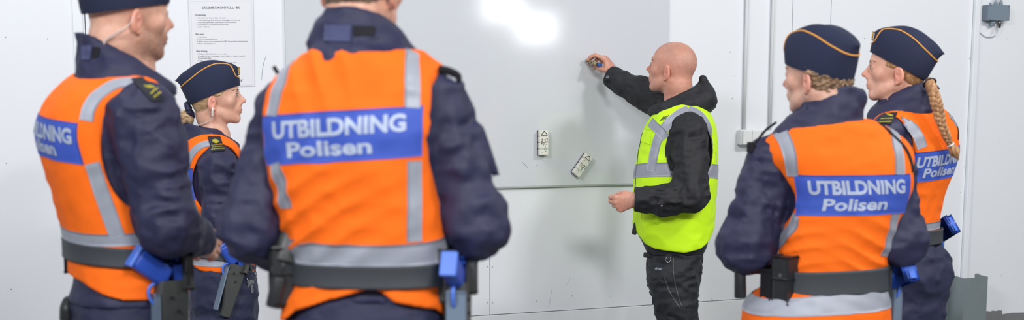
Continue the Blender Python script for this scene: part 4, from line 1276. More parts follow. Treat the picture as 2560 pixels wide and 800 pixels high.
def epaulette(r, a, b, width, cloth='epaulette', badge=True, bvh=None, lift=0.004):
    """shoulder strap from a (outer end) to b (collar end), pixel+depth points."""
    W = r['W']; bv = bvh or r['vb']
    A, B = W(a), W(b); pts = [A, (A + B) / 2, B]
    V, Fs = ribbon(bv, pts, width, lift, 30, 8); o = obj_w('epaulette', V, Fs, M[cloth], r['jacket'])
    if badge:
        Bv = bvh_of(V, [f for f in Fs if len(f) == 4]) 
        ax = (B - A) / np.linalg.norm(B - A); 
        for t0, rr in ((0.62, 0.0115),):
            c, n = snap(Bv, A + (B - A) * t0 + UPV * 0.02, 0.0015); 
            if n[2] < 0: n = -n
            s = np.cross(n, ax); s /= np.linalg.norm(s); a2 = np.cross(s, n)
            bm = bmesh.new()
            for j in range(14):
                t = 2 * math.pi * j / 14; q = c + (s * math.cos(t) + a2 * math.sin(t)) * rr
                bm_cyl(bm, q - n * 0.0006, q + n * 0.0012, 0.0024, seg=6)
            bm_cyl(bm, c - n * 0.0006, c + n * 0.0014, 0.0045, seg=12)
            for j in range(6):
                t = 2 * math.pi * j / 6; q = c + (s * math.cos(t) + a2 * math.sin(t)) * rr * 0.6
                bm_cyl(bm, q - n * 0.0006, q + n * 0.0010, 0.0017, seg=6)
            bm_out('embroidered_emblem', bm, M['yellow_thread'], o)
        for t0 in (0.34, 0.25, 0.16):
            c, n = snap(Bv, A + (B - A) * t0 + UPV * 0.02, 0.0012)
            if n[2] < 0: n = -n
            s = np.cross(n, ax); s /= np.linalg.norm(s); bm = bmesh.new(); rnd = random.Random(int(t0 * 100))
            x = -width * 0.38
            while x < width * 0.38:
                w_ = rnd.uniform(0.0014, 0.0028); bm_box(bm, c + s * (x + w_ / 2), (w_ / 2, 0.0018, 0.0006), np.stack([s, ax, n], 1)); x += w_ + 0.0008
            bm_out('embroidered_line', bm, M['yellow_thread'], o)
    return o

def pxray(bvh, x, y):
    loc, nor, i, d = bvh.ray_cast(Vector(CAM), Vector(ray(x, y)).normalized())
    return (None, None) if loc is None else (np.array(loc), np.array(nor))
def epaulette_px(r, corners, emblem, lines, er=.011):
    o = px_patch(r, r['ab'], corners, .005, 'epaulette', 'epaulette', r['jacket'], 12)
    c, n = pxray(r['ab'], *emblem)
    if c is not None:
        c2, _ = pxray(r['ab'], corners[1][0] * .9 + corners[0][0] * .1, corners[1][1] * .9 + corners[0][1] * .1)
        s = np.cross(n, UPV); s /= np.linalg.norm(s) + 1e-9; a2 = np.cross(s, n); c = c + n * .0062; bm = bmesh.new()
        for j in range(14):
            t = 2 * math.pi * j / 14; q = c + (s * math.cos(t) + a2 * math.sin(t)) * er
            bm_cyl(bm, q - n * .0006, q + n * .0012, .0022, seg=6)
        for j in range(6):
            t = 2 * math.pi * j / 6; q = c + (s * math.cos(t) + a2 * math.sin(t)) * er * .5
            bm_cyl(bm, q - n * .0006, q + n * .0010, .0020, seg=6)
        bm_cyl(bm, c - n * .0006, c + n * .0012, er * .3, seg=12)
        bm_out('embroidered_emblem', bm, M['yellow_thread'], o)
    rnd = random.Random(3)
    for (x0, y0, x1, y1) in lines:
        bm = bmesh.new(); t = 0.0; k = 0
        while t < 1:
            w_ = rnd.uniform(.05, .09); a, na = pxray(r['ab'], x0 + (x1 - x0) * t, y0 + (y1 - y0) * t); b, nb_ = pxray(r['ab'], x0 + (x1 - x0) * (t + w_), y0 + (y1 - y0) * (t + w_))
            t += w_ + .03
            if a is None or b is None: continue
            ax = b - a; l = np.linalg.norm(ax)
            if l > .02: continue
            ax /= l; n_ = na - ax * (na @ ax); n_ /= np.linalg.norm(n_); bm_box(bm, (a + b) / 2 + n_ * .0062, (l / 2, .0017, .0006), np.stack([ax, np.cross(n_, ax), n_], 1)); k += 1
        if k: bm_out('embroidered_line', bm, M['yellow_thread'], o)
        else: bm.free()
    return o
def px_patch(r, bvh, corners, off, name, mat, parent, n=10):
    A = np.array(corners, float)
    def fn(a, b):
        q = (A[0] * (1 - a) + A[1] * a) * (1 - b) + (A[3] * (1 - a) + A[2] * a) * b
        loc = bvh.ray_cast(Vector(CAM), Vector(ray(*q)).normalized())[0]
        return np.array(loc) if loc is not None else r['W']((q[0], q[1], -.1))
    V, Fs = patch(bvh, fn, n, n, off); return obj_w(name, V, Fs, M[mat], parent)
def on_surface_patch(bvh, c, ux, uz, w, h, off, name, mat, parent, n=10, th=0.002):
    def fn(a, b): return c + ux * (a - 0.5) * w + uz * (0.5 - b) * h
    V, Fs = patch(bvh, fn, n, n, off); return obj_w(name, V, Fs, M[mat], parent)
PEOPLE = {}
POL = 'uniformed person in an orange safety vest'
R_ = math.radians
# =========================================================== C: man in the middle, seen from behind
YC = 3.10
C_ = build_person(dict(
    label='person with short brown hair seen from behind, orange vest, tallest and nearest to the viewer', Y=YC, yaw=12, n=2.5, cloth='navy', seed=1,
    torso=[(128, 908, 0, .116, .100), (150, 906, 0, .128, .104), (172, 902, 0, .150, .108), (205, 895, 0, .182, .113), (250, 887, 0, .203, .120), (320, 886, 0, .203, .130), (420, 893, 0, .190, .130),
           (520, 908, 0, .178, .125), (600, 922, 0, .170, .122), (660, 934, 0, .164, .118), (705, 932, 0, .166, .120), (770, 918, 0, .178, .132), (850, 915, 0, .184, .140)],
    jacket_hem=742,
    neck=(905, 165, 0), neck_base=(905, 95, .015), trap=(.062, .046), 
    armL=dict(pts=[(708, 264, .05), (628, 570, .0), (720, 640, .26)], r=[.051, .061, .044]),
    armR=dict(pts=[(1100, 246, .0), (1190, 565, -.02), (1100, 640, .24)], r=[.055, .063, .044]),
    collar=dict(secs=[(30, 893, .01, .068, .076), (60, 894, .01, .085, .088), (100, 898, .0, .104, .100), (140, 908, .0, .122, .108), (180, 910, .0, .135, .108)], clip=[(900, 38, 0)], slope=0.25, lat=0.10),
    vest=dict(W=.178, Wmax=.205, ta=.118, tb=.22, tz=-.12, tv=0.0, mat='orange', wr=.008, fs=(4.5, 4.5, 7), ncut=138, nk=-.004, pulls=[((740, 590, -.12), R_(118), .16, .014, 62), ((800, 180, -.1), R_(20), .09, .010, 60)],
              hem=[(700, 800), (722, 792), (750, 765), (830, 735), (910, 712), (935, 703), (960, 706), (1000, 735), (1095, 757), (1112, 778)]),
    belt=dict(line=((765, 677), (1115, 673)), off=.013, h=.049),
    head=Head(P(905, -12, YC + .03), R_(24), R_(0), 0, 1.02, tone=(216, 164, 142)), neck_r=.057, cap=False,
    legs=dict(mat='navy_trouser', pelvis=[(690, 930, 0, .150, .105), (740, 925, 0, .160, .115), (800, 918, 0, .175, .130), (900, 915, 0, .180, .130), (980, 915, 0, .165, .11)],
              L=dict(pts=[(835, 960, 0), (830, 1450, .02)], r=[.100, .085]), R=dict(pts=[(1000, 960, 0), (1010, 1450, .02)], r=[.100, .085])),
    extra_jacket=lambda p, d, W: smin(d, cap(p, W((1188, 330, -.01)), W((1243, 436, -.01)), .022, .007), .012),
    handL=dict(palm=(0.6, -0.6, 0)), handR=dict(palm=(-0.6, -0.6, 0)),
))
r = C_
slope = 0.062
zt = r['W']((859, 277, -.12))[2]; zbm = r['W']((859, 404, -.12))[2]; zt1 = zt
back_panel(r, -.182, .190, zt, zbm, slope, True, [('UTBILDNING', .004, zt - .0315, .298, .0350, .040), ('Polisen', -.014, zbm + .0305, .190, .0315, .030)])
zh = r['W']((940, 631, -.1))[2]
band(r, lambda a: zh - .012 * math.cos(a) + .006, .050)
strip_px(r, [(1030, 128), (1030, 165), (1031, 220), (1031, 270)], .034); strip_px(r, [(1036, 402), (1036, 480), (1036, 560), (1036, 604)], .033)
strip_px(r, [(722, 160), (706, 195), (690, 235), (680, 290)], .034); strip_px(r, [(690, 408), (704, 460), (716, 520)], .034)
# collar tab and velcro
px_patch(r, r['jb'], [(815, 60), (881, 62), (879, 107), (812, 103)], .004, 'collar_tab', 'navy_patch', r['jacket'])
px_patch(r, r['jb'], [(884, 65), (938, 67), (938, 89), (884, 91)], .002, 'collar_velcro', 'velcro', r['jacket'])
# shoulder straps standing off the jacket
for pts, wd in (([(1098, 172, -.05), (1120, 176, -.04), (1144, 188, -.03), (1146, 202, -.03)], .017), ([(697, 186, .0), (690, 176, .0), (684, 166, .0)], .010)):
    K = [r['W'](q) for q in pts]; V, Fs = tube(K, wd / 2.2, 8, 16); obj_w('epaulette', V, Fs, M['velcro'], r['jacket'])
K = [r['W'](q) for q in [(1118, 190, -.035), (1130, 196, -.03), (1142, 203, -.03)]]; V, Fs = tube(K, .005, 8, 10); obj_w('epaulette_light_gap', V, Fs, M['silver'], r['jacket'])  # pale tube standing in for the bright hole under the strap
L_, bo = r['loft'], r['belt']; zc = lambda px, py: r['W']((px, py, 0))[2]
zB_ = zc(940, 678)
pouch(L_, bo, R_(-62), zB_ + .0, .010, .030, .118, .045, 'magazine_pouch', zoff=-.004)
pouch(L_, bo, R_(-74), zB_ + .03, .014, .050, .150, .040, 'glove_pouch', 'velcro', zoff=.0, flap=False)
# baton in its holder on the left
bA = r['W']((722, 585, -.02)); bB = r['W']((694, 690, -.04)); 
bm = bmesh.new(); bm_cyl(bm, r['W']((728, 575, -.03)), r['W']((708, 655, -.05)), .019, .024, 20, .003); bm_out('baton_holder', bm, M['holster'], bo, smooth=True)
bm = bmesh.new(); bm_cyl(bm, r['W']((712, 640, -.05)), r['W']((699, 695, -.05)), .012, .014, 20); bm_cyl(bm, r['W']((701, 690, -.05)), r['W']((686, 768, -.05)), .0185, .0195, 24, .004)
bt = bm_out('baton', bm, M['gear'], None, smooth=True); tag(bt, 'black baton with thick grip hanging at the left hip of the nearest person', 'baton', 'batons on duty belts')
pC = holster_and_pistol(L_, bo, R_(82), zB_ + .005, .004, 'blue training pistol seen end-on at the right hip of the nearest person', drop=.035, grip_dir=(-.18, -1, .05), scale=1.05)
for (x, y, w_, h_, m_) in ((1127, 660, .012, .03, 'holster'), (1133, 745, .010, .05, 'gear')):
    c = r['W']((x, y, -.06)); bm = bmesh.new(); bm_box(bm, c, (w_, .018, h_), None, bev=.005, seg=3); bm_out('belt_clip', bm, M[m_], bo)
# short hair at the nape and over the skull
def hair_shell(r, zlow, th, mat, name='hair', extra=None, nlow=None, front=None, frq=(160, 160, 60), amp=.004, h=.0024, top=None):
    H = r['H']
    def fn(p):
        q = H.loc(p).astype(f32)
        d = ell(q, (0, -0.010, 0.052), (0.076 + th, 0.098 + th, 0.090 + th))
        d = smin(d, ell(q, (0, -.045, -.005), (0.052 + th, 0.042 + th, 0.05)), .02)
        d = d + amp * vnoise(q, frq, 3) + amp * vnoise(q, tuple(f * .4 for f in frq), 8)
        fr = front if front is not None else (lambda q: 0.030 + 0.55 * (q[:, 2] - .03).clip(-.05, .08) - 0.0 * q[:, 0])
        d = smax(d, q[:, 1] - fr(q), .004)
        zl = zlow(q) if callable(zlow) else zlow
        d = smax(d, zl - q[:, 2], .006)
        if top is not None: d = smax(d, q[:, 2] - top(q), .004)
        e = np.minimum(ell(q, (.080, -.006, .0), (.02, .019, .036)), ell(q, (-.080, -.006, .0), (.02, .019, .036)))
        d = smax(d, -e, .004)
        if extra is not None: d = extra(q, d)
        return d * H.sc
    lo, hi = bbox([H.w((a, b, c)) for a in (-.1, .1) for b in (-.13, .11) for c in (-.08, .16)], .02)
    V, Q = surf(fn, lo, hi, h, 1); return obj_w(name, V, Q, M[mat], r['root'])
hair_shell(r, lambda q: -.052 + .010 * np.cos(q[:, 0] * 60), .005, 'hair_brown', amp=.0025, front=lambda q: .03 + 0 * q[:, 0])

# =========================================================== A: man at the left, looking right
YA = 3.65
A_ = build_person(dict(
    label='bearded person at the far left in a side cap and orange vest, looking right', Y=YA, yaw=58, n=2.2, cloth='navy', seed=2,
    torso=[(170, 300, 0, .07, .075), (200, 285, 0, .13, .105), (240, 272, 0, .175, .130), (290, 262, 0, .195, .146), (340, 260, 0, .197, .150), (400, 268, 0, .188, .146), (490, 285, 0, .175, .140),
           (575, 305, 0, .163, .134), (640, 313, 0, .158, .130), (700, 315, 0, .163, .134), (760, 318, 0, .180, .150), (860, 320, 0, .175, .148)],
    jacket_hem=752,
    neck=(310, 190, 0), neck_base=(318, 150, .02), trap=(.07, .055),
    armL=dict(pts=[(200, 278, .13), (285, 540, .26), (420, 590, .22)], r=[.044, .060, .045]),
    armR=dict(pts=[(362, 300, -.15), (418, 560, -.17), (492, 600, .05)], r=[.086, .068, .044]),
    collar=dict(secs=[(90, 286, 0, .084, .084), (120, 292, 0, .092, .090), (160, 303, 0, .106, .104), (200, 314, 0, .120, .118), (240, 325, 0, .125, .118)], clip=[(216, 97, 0)], slope=.60),
    vest=dict(W=.110, Wmax=.185, ta=.112, tb=.155, tz=-.072, tv=.010, mat='orange', wr=.006,
              hem=[(150, 665), (180, 678), (240, 690), (300, 715), (352, 728), (460, 735)]),
    belt=dict(line=((180, 615), (450, 634)), off=.013, h=.048),
    capx=(R_(-9), .97, .97),
    head=Head(P(318, 58, YA + .0), R_(52), R_(-2), 0, 1.0, beard=.75, tone=(218, 168, 146)), neck_r=.058,
    legs=dict(mat='navy_trouser', pelvis=[(690, 315, 0, .145, .115), (740, 318, 0, .155, .125), (800, 322, 0, .165, .135), (900, 322, 0, .170, .13), (1000, 325, 0, .15, .11)],
              L=dict(pts=[(265, 960, .08), (280, 1350, .1)], r=[.098, .085]), R=dict(pts=[(375, 960, -.08), (385, 1350, -.08)], r=[.098, .085])),
    handR=dict(d=(.40, .88, -.25), palm=(-.8, .3, -.2), side=(0, 0, 1), out=-.030, curls=[(20, 30, 15)] * 4), handL=dict(),
))
r = A_
zt = r['W']((150, 290, -.1))[2]; zbm = r['W']((150, 392, -.1))[2]
back_panel(r, -.172, .172, zt, zbm, -.09, True, [('UTBILDNING', .026, zt - .0325, .262, .036, .040), ('Polisen', .010, zbm + .031, .170, .032, .030)])
strip_px(r, [(352, 206), (325, 206), (285, 213), (245, 238), (223, 270), (216, 302)], .036); strip_px(r, [(230, 408), (250, 470), (275, 540), (294, 592)], .038)
zh = r['W']((270, 592, -.1))[2]; band(r, lambda a: zh + .014 - .016 * math.sin(a) * .8 - .01 * math.cos(a), .030)
px_patch(r, r['jb'], [(208, 113), (232, 113), (227, 150), (206, 150)], .004, 'collar_tab', 'navy_patch', r['jacket'])
px_patch(r, r['jb'], [(234, 117), (252, 120), (245, 144), (230, 148)], .002, 'collar_velcro', 'velcro', r['jacket'])
epaulette_px(r, [(328, 200), (356, 196), (408, 250), (378, 254)], (372, 222), [(376, 238, 392, 226), (382, 244, 398, 233)])
L_, bo = r['loft'], r['belt']
zB_ = r['W']((400, 648, 0))[2]
pA = holster_and_pistol(L_, bo, R_(112), zB_, .004, 'large blue training pistol in the grey holster of the bearded person at the far left', drop=.055, grip_dir=(-.80, -.60, 0), scale=1.18, gang=36)
pouch(L_, bo, R_(-55), zB_ + .01, .006, .035, .10, .03, 'radio_pouch', zoff=0)
# glove hanging under the jacket at the back
c = r['W']((172, 778, .0))
def glove(p):
    d = ell(p, c, (.022, .030, .040)); 
    for k in range(3): d = smin(d, cap(p, c + np.array([-.012 + .012 * k, 0, -.02]), c + np.array([-.016 + .014 * k, .0, -.075]), .010), .008)
    return d + .006 * vnoise(p, 40, 2)
V, Q = surf(glove, c - .12, c + .12, .003, 2); obj_w('belt_glove', V, Q, M['gear'], bo)
# coiled earpiece tube
H = r['H']
K = catmull([H.w(q) for q in ((.087, -.020, .012), (.084, -.034, -.012), (.070, -.062, -.034), (.054, -.080, -.050), (.047, -.080, -.062))], 160); V = []
Tn = np.gradient(K, axis=0); Tn /= np.linalg.norm(Tn, axis=1)[:, None]; side = np.cross(Tn, UPV); side /= np.linalg.norm(side, axis=1)[:, None]; up = np.cross(side, Tn)
env = np.clip((np.arange(160) - 45) / 15, 0, 1) * np.clip((140 - np.arange(160)) / 10, 0, 1) * .0035
ph = np.arange(160) * .9
V, Fs = tube(K + side * (env * np.cos(ph))[:, None] + up * (env * np.sin(ph))[:, None], .0014, 6); obj_w('earpiece_tube', V, Fs, M['clear_tube'], r['root'])

# =========================================================== B: blond woman behind
YB = 5.6
B_ = build_person(dict(
    label='person with a blond bun, side cap and clear earpiece tube, looking right beside the poster', Y=YB, yaw=66, n=2.2, cloth='navy', seed=3,
    torso=[(315, 520, 0, .055, .055), (338, 520, 0, .10, .075), (362, 522, 0, .145, .100), (400, 524, 0, .168, .120), (440, 526, 0, .170, .125), (500, 532, 0, .160, .122), (570, 545, 0, .142, .115),
           (630, 552, 0, .138, .114), (680, 556, 0, .150, .124), (740, 558, 0, .162, .132)],
    jacket_hem=655,
    neck=(522, 345, 0), neck_base=(532, 318, .0), trap=(.052, .044), rn=.05,
    armL=dict(pts=[(500, 402, .14), (560, 540, .26), (620, 590, .15)], r=[.050, .052, .038]),
    armR=dict(pts=[(545, 415, -.15), (548, 548, -.16), (640, 590, -.02)], r=[.066, .054, .040]),
    collar=dict(secs=[(296, 510, 0, .070, .074), (312, 514, 0, .080, .082), (335, 524, 0, .092, .092), (360, 530, 0, .10, .098), (385, 532, 0, .1, .098)], clip=[(462, 304, 0)], slope=.42),
    vest=dict(W=.095, Wmax=.175, ta=.100, tb=.140, tz=-.06, tv=.01, mat='orange', wr=.004,
              hem=[(460, 640), (480, 652), (520, 668), (640, 676)]),
    belt=dict(line=((480, 615), (620, 634)), off=.012, h=.046),
    capx=(R_(-2), .99, 1),
    head=Head(P(540, 258, YB), R_(84), R_(4), 0, .93, male=False, nose=.9, jaw=.92, tone=(218, 168, 146)), neck_r=.046,
    legs=dict(mat='navy_trouser', pelvis=[(655, 556, 0, .142, .115), (690, 556, 0, .150, .125), (730, 558, 0, .158, .130), (800, 560, 0, .155, .122), (860, 560, 0, .14, .11)],
              L=dict(pts=[(565, 830, .07), (560, 1000, .1)], r=[.095, .075]), R=dict(pts=[(555, 830, -.08), (555, 1000, -.08)], r=[.095, .075])),
))
r = B_; H = r['H']
strip_px(r, [(530, 358), (500, 366), (478, 388), (468, 416)], .036, nseg=30)
zt = r['W']((470, 415, -.05))[2]; zbm = r['W']((470, 492, -.05))[2]
back_panel(r, -.15, .148, zt, zbm, -.03, True, [('UTBILDNING', 0, zt - .031, .25, .033, .040), ('Polisen', -.015, zbm + .029, .16, .030, .030)])
strip_px(r, [(478, 500), (492, 540), (500, 580)], .034, nseg=30)
zh = r['W']((530, 660, -.1))[2]; band(r, lambda a: zh + .012 - .004 * math.sin(a), .028)
epaulette_px(r, [(519, 343), (550, 343), (561, 378), (529, 381)], (538, 356), [(529, 367, 556, 364), (533, 371, 553, 369), (530, 376, 559, 373)], .010)
L_, bo = r['loft'], r['belt']; zB_ = r['W']((580, 628, 0))[2]
pB = holster_and_pistol(L_, bo, R_(97), zB_ + .0, .004, 'smaller blue training pistol in the holster of the blond person with a bun', drop=.050, grip_dir=(-.88, -.45, 0), scale=1.0, tilt=.30, gang=40)
# key ring hanging from the belt
kc = r['W']((628, 690, -.10)); kr = empty('key_ring', kc, 'steel key ring with keys hanging below the holster of the blond person', 'keys')
K = [kc + .020 * np.array([math.cos(t), 0, math.sin(t)]) for t in np.linspace(0, 2 * math.pi, 25)]; V, Fs = tube(K, .0012, 6); obj_w('ring', V, Fs, M['metal'], kr)
for k, (dx, ang) in enumerate(((0.0, .05), (-.006, -.25))):
    bm = bmesh.new(); c0 = kc + np.array([dx, -.003 * k, -.024]); dn = np.array([math.sin(ang), 0, -math.cos(ang)]); sd = np.array([math.cos(ang), 0, math.sin(ang)]); Rk = np.stack([sd, np.array([0, 1.0, 0]), dn], 1)
    bm_cyl(bm, c0 - np.array([0, .001, 0]), c0 + np.array([0, .001, 0]), .010, seg=16); bm_box(bm, c0 + dn * .024, (.0035, .001, .018), Rk)
    for j in range(4): bm_box(bm, c0 + dn * (.026 + .004 * j) + sd * .004, (.002, .001, .0013), Rk)
    bm_out('key', bm, M['metal'], kr)
K = [kc + np.array([0, 0, .02]), kc + np.array([-.004, .01, .04]), kc + np.array([-.008, .02, .07])]; V, Fs = tube(K, .005, 8, 8); obj_w('key_strap', V, Fs, M['gear'], kr)
# blond hair, bun and scrunchie
hair_shell(r, lambda q: np.interp(q[:, 1], [-.1, -.06, -.03, -.01, .01, .04], [-.060, -.046, -.022, .012, .024, .030]), .006, 'hair_blond', amp=.0022, front=lambda q: .034 + .9 * (q[:, 2] - .03).clip(-.06, .08), frq=(40, 40, 220))
bc = H.w((0, -.132, -.050))
def bun(p):
    q = H.loc(p).astype(f32) - np.array((0, -.132, -.050), f32)
    d = ell(q, (0, 0, -.004), (.036, .036, .032)); ang = np.arctan2(q[:, 2], q[:, 1]); rr = np.sqrt(q[:, 1] ** 2 + q[:, 2] ** 2)
    d = d + .0045 * np.sin(ang * 3 + rr * 200) + .002 * vnoise(q, 160, 1)
    d = smin(d, cap(q, (0, -.02, -.015), (.0, -.042, -.052), .012, .004), .012); d = smin(d, cap(q, (.01, -.01, -.025), (.006, -.02, -.062), .008, .003), .01)
    return d * .93
V, Q = surf(bun, bc - .1, bc + .1, .0022, 1); bn = obj_w('hair_bun', V, Q, M['hair_blond'], r['root'])
K = [H.w((.026 * math.cos(t), -.112 - .012 * math.sin(t) * .6, -.022 + .022 * math.sin(t) + .004 * math.sin(5 * t))) for t in np.linspace(0, 2 * math.pi, 60)]
V, Fs = tube(K, [.010 + .0022 * math.sin(k * 1.9) for k in range(60)], 10); obj_w('scrunchie', V, Fs, M['navy'], bn)
K = [H.w(q) for q in ((.082, -.006, -.014), (.082, -.010, -.034), (.080, -.012, -.052))]
V, Fs = tube(K, [.0018, .0045, .0045, .0045], 10, 12); ear = obj_w('earpiece_tube', V, Fs, M['clear_tube'], r['root'])
K = [H.w(q) for q in ((.080, -.012, -.052), (.070, -.030, -.072), (.055, -.070, -.083), (.04, -.095, -.088))]; V, Fs = tube(K, .0016, 8, 20); obj_w('earpiece_wire', V, Fs, M['clear_tube'], ear)

# =========================================================== E: man at the right, seen from behind
YE = 4.10
E_ = build_person(dict(
    label='curly-haired person in a side cap seen from behind, right of the man in yellow', Y=YE, yaw=-8, n=2.5, cloth='navy', seed=4,
    torso=[(304, 2080, 0, .112, .098), (320, 2086, 0, .138, .102), (350, 2090, 0, .176, .112), (390, 2097, 0, .196, .125), (440, 2106, 0, .190, .130), (500, 2110, 0, .172, .126), (590, 2085, 0, .158, .122),
           (640, 2076, 0, .152, .120), (700, 2066, 0, .156, .122), (750, 2044, 0, .192, .145), (800, 2038, 0, .202, .155), (900, 2038, 0, .205, .155)],
    jacket_hem=690,
    neck=(2085, 325, 0), neck_base=(2070, 270, .02), trap=(.062, .048),
    armL=dict(pts=[(1925, 405, .02), (1866, 615, .0), (1925, 668, .22)], r=[.068, .073, .046]),
    armR=dict(pts=[(2240, 412, .03), (2250, 602, .0), (2190, 665, .22)], r=[.050, .066, .046]),
    collar=dict(secs=[(218, 2085, 0, .074, .080), (240, 2082, 0, .082, .086), (270, 2078, 0, .086, .094), (300, 2058, 0, .106, .102), (335, 2052, 0, .132, .108), (355, 2052, 0, .135, .108)], clip=[(2085, 224, 0)], slope=.18, lat=.06),
    vest=dict(W=(.158, .190), Wmax=.215, ta=.110, tb=.16, tz=-.13, tv=0.0, mat='orange', wr=.006, ncut=316, nk=-.004, pulls=[((1960, 640, -.12), R_(100), .12, .010, 70), ((2190, 640, -.12), R_(70), .12, .010, 70)], hem=[(1850, 870), (2220, 880)]),
    belt=dict(line=((1945, 698), (2200, 690)), off=.014, h=.070, fwd=0.0),
    capx=(R_(-3), .96, .93),
    head=Head(P(2046, 208, YE), R_(-46), R_(-2), 0, .94, tone=(214, 166, 146)), neck_r=.056,
    legs=dict(mat='navy_trouser', pelvis=[(700, 2060, 0, .145, .11), (760, 2045, 0, .17, .125), (850, 2040, 0, .175, .13), (950, 2040, 0, .165, .11)],
              L=dict(pts=[(1975, 950, 0), (1975, 1250, .02)], r=[.100, .085]), R=dict(pts=[(2115, 950, 0), (2120, 1250, .02)], r=[.100, .085])),
))
r = E_; H = r['H']
zt = r['W']((2115, 437, -.12))[2]; zbm = r['W']((2115, 538, -.12))[2]
back_panel(r, -.192, .172, zt, zbm, .008, True, [('UTBILDNING', -.005, zt - .033, .292, .038, .040), ('Polisen', -.015, zbm + .032, .188, .033, .030)])
strip_px(r, [(1948, 328), (1962, 350), (1975, 390), (1982, 440)], .040); strip_px(r, [(1990, 538), (1975, 575), (1945, 612), (1928, 632)], .045)
strip_px(r, [(2226, 320), (2240, 350), (2249, 395), (2250, 436)], .036); strip_px(r, [(2240, 535), (2232, 575), (2220, 620), (2210, 640)], .034)
zh = r['W']((2040, 760, -.14))[2]; band(r, lambda a: zh + .010 * math.sin(a) + .002, .066, rows=8)
K = [r['W'](q) for q in ((1880, 375, -.02), (1893, 352, -.03), (1915, 325, -.02), (1940, 306, -.0))]; V, Fs = tube(K, .0035, 8, 24); obj_w('epaulette', V, Fs, M['velcro'], r['jacket'])
bm = bmesh.new(); bm_box(bm, r['W']((1876, 368, -.02)), (.010, .008, .015), None, bev=.004); bm_out('epaulette_button', bm, M['velcro'], r['jacket'])
K = [r['W'](q) for q in ((2195, 312, -.05), (2235, 335, -.07), (2262, 375, -.06), (2275, 430, -.05))]; V, Fs = ribbon(r['vb'], K, .012, .003, 40, 4); obj_w('vest_edge_binding', V, Fs, M['velcro'], r['vest'])
L_, bo = r['loft'], r['belt']; zB_ = r['W']((2070, 695, 0))[2]
pouch(L_, bo, R_(-58), zB_, .006, .052, .130, .040, 'magazine_pouch', zoff=.008)
pouch(L_, bo, R_(-76), zB_, .010, .048, .105, .040, 'glove_pouch', 'velcro', zoff=-.02, flap=False)
bm = bmesh.new(); bm_cyl(bm, r['W']((1850, 660, -.02)), r['W']((1851, 745, -.02)), .0165, .0175, 24, .004); bt = bm_out('baton', bm, M['gear'], None, smooth=True)
tag(bt, 'black baton end hanging straight down below the left elbow of the curly-haired person', 'baton', 'batons on duty belts')
pE = holster_and_pistol(L_, bo, R_(88), zB_ + .01, .004, 'dark blue training pistol at the right hip of the curly-haired person', drop=.035, grip_dir=(.55, -.83, 0), scale=.95)
def curls(q, d):
    return d + .006 * np.sin(q[:, 0] * 320 + 4 * vnoise(q, 60, 1)) * np.sin(q[:, 2] * 300 + 4 * vnoise(q, 60, 5))
hair_shell(r, lambda q: -.040 + .010 * np.cos(q[:, 0] * 70), .012, 'hair_curl', extra=curls, amp=.006, frq=(90, 90, 90), front=lambda q: -.005 + .0 * q[:, 0], top=lambda q: .045 + .38 * q[:, 1])

# =========================================================== F: woman with a braid
YF = 5.0
F_ = build_person(dict(
    label='person with a long ginger-blond braid over an orange vest, side cap, facing left', Y=YF, yaw=-42, n=2.3, cloth='navy', seed=5,
    torso=[(245, 2278, 0, .055, .055), (268, 2280, 0, .10, .075), (292, 2282, 0, .145, .095), (330, 2286, 0, .172, .112), (380, 2285, 0, .166, .120), (430, 2276, 0, .156, .118), (490, 2262, 0, .145, .112), (560, 2252, 0, .138, .108),
           (600, 2254, 0, .142, .112), (650, 2265, 0, .160, .126), (720, 2266, 0, .168, .135)],
    jacket_hem=615,
    neck=(2280, 275, 0), neck_base=(2262, 232, -.0), trap=(.052, .042), rn=.05,
    armL=dict(pts=[(2212, 335, -.11), (2205, 500, -.12), (2160, 560, .08)], r=[.056, .052, .040]),
    armR=dict(pts=[(2360, 332, .13), (2310, 480, .34), (2230, 540, .36)], r=[.040, .046, .040]),
    collar=dict(secs=[(205, 2282, 0, .062, .070), (225, 2280, 0, .074, .084), (255, 2264, 0, .092, .102), (285, 2252, 0, .104, .112), (310, 2252, 0, .104, .112)], clip=[(2312, 214, 0)], slope=.36),
    vest=dict(W=(.130, .168), Wmax=.20, ta=.095, tb=.135, tz=-.07, tv=.0, mat='orange', wr=.004, hem=[(2150, 575), (2400, 580)]),
    belt=dict(line=((2170, 590), (2340, 588)), off=.012, h=.050),
    capx=(R_(6), .97, .97),
    head=Head(P(2243, 190, YF), R_(-73), R_(2), 0, .97, male=False, nose=.8, jaw=.92, tone=(222, 168, 146)), neck_r=.046,
    legs=dict(mat='navy_trouser', pelvis=[(600, 2256, 0, .132, .108), (640, 2266, 0, .158, .128), (690, 2268, 0, .168, .138), (740, 2262, 0, .160, .13), (820, 2258, 0, .145, .11)],
              L=dict(pts=[(2225, 800, -.06), (2230, 1020, -.08)], r=[.092, .078]), R=dict(pts=[(2282, 800, .06), (2290, 1020, .1)], r=[.092, .078])),
))
r = F_; H = r['H']
zt = r['W']((2330, 372, -.08))[2]; zbm = r['W']((2330, 447, -.08))[2]
back_panel(r, -.158, .158, zt, zbm, .07, True, [('UTBILDNING', 0.0, zt - .034, .27, .035, .040), ('Polisen', -.015, zbm + .030, .17, .031, .030)])
strip_px(r, [(2238, 300), (2262, 305), (2285, 325), (2300, 352), (2306, 370)], .040, nseg=40); strip_px(r, [(2372, 287), (2385, 298), (2391, 315)], .030, nseg=24)
zh = r['W']((2330, 566, -.08))[2]; band(r, lambda a: zh + .0, .026)
V, Fs = ribbon(r['vb'], r['path']([(2387, 285), (2396, 300), (2399, 322), (2394, 348)]), .007, .003, 24, 4); obj_w('vest_edge_binding', V, Fs, M['velcro'], r['vest'])
epaulette_px(r, [(2210, 284), (2244, 283), (2228, 312), (2192, 308)], (2223, 291), [(2203, 300, 2229, 299), (2199, 307, 2226, 306)], .010)
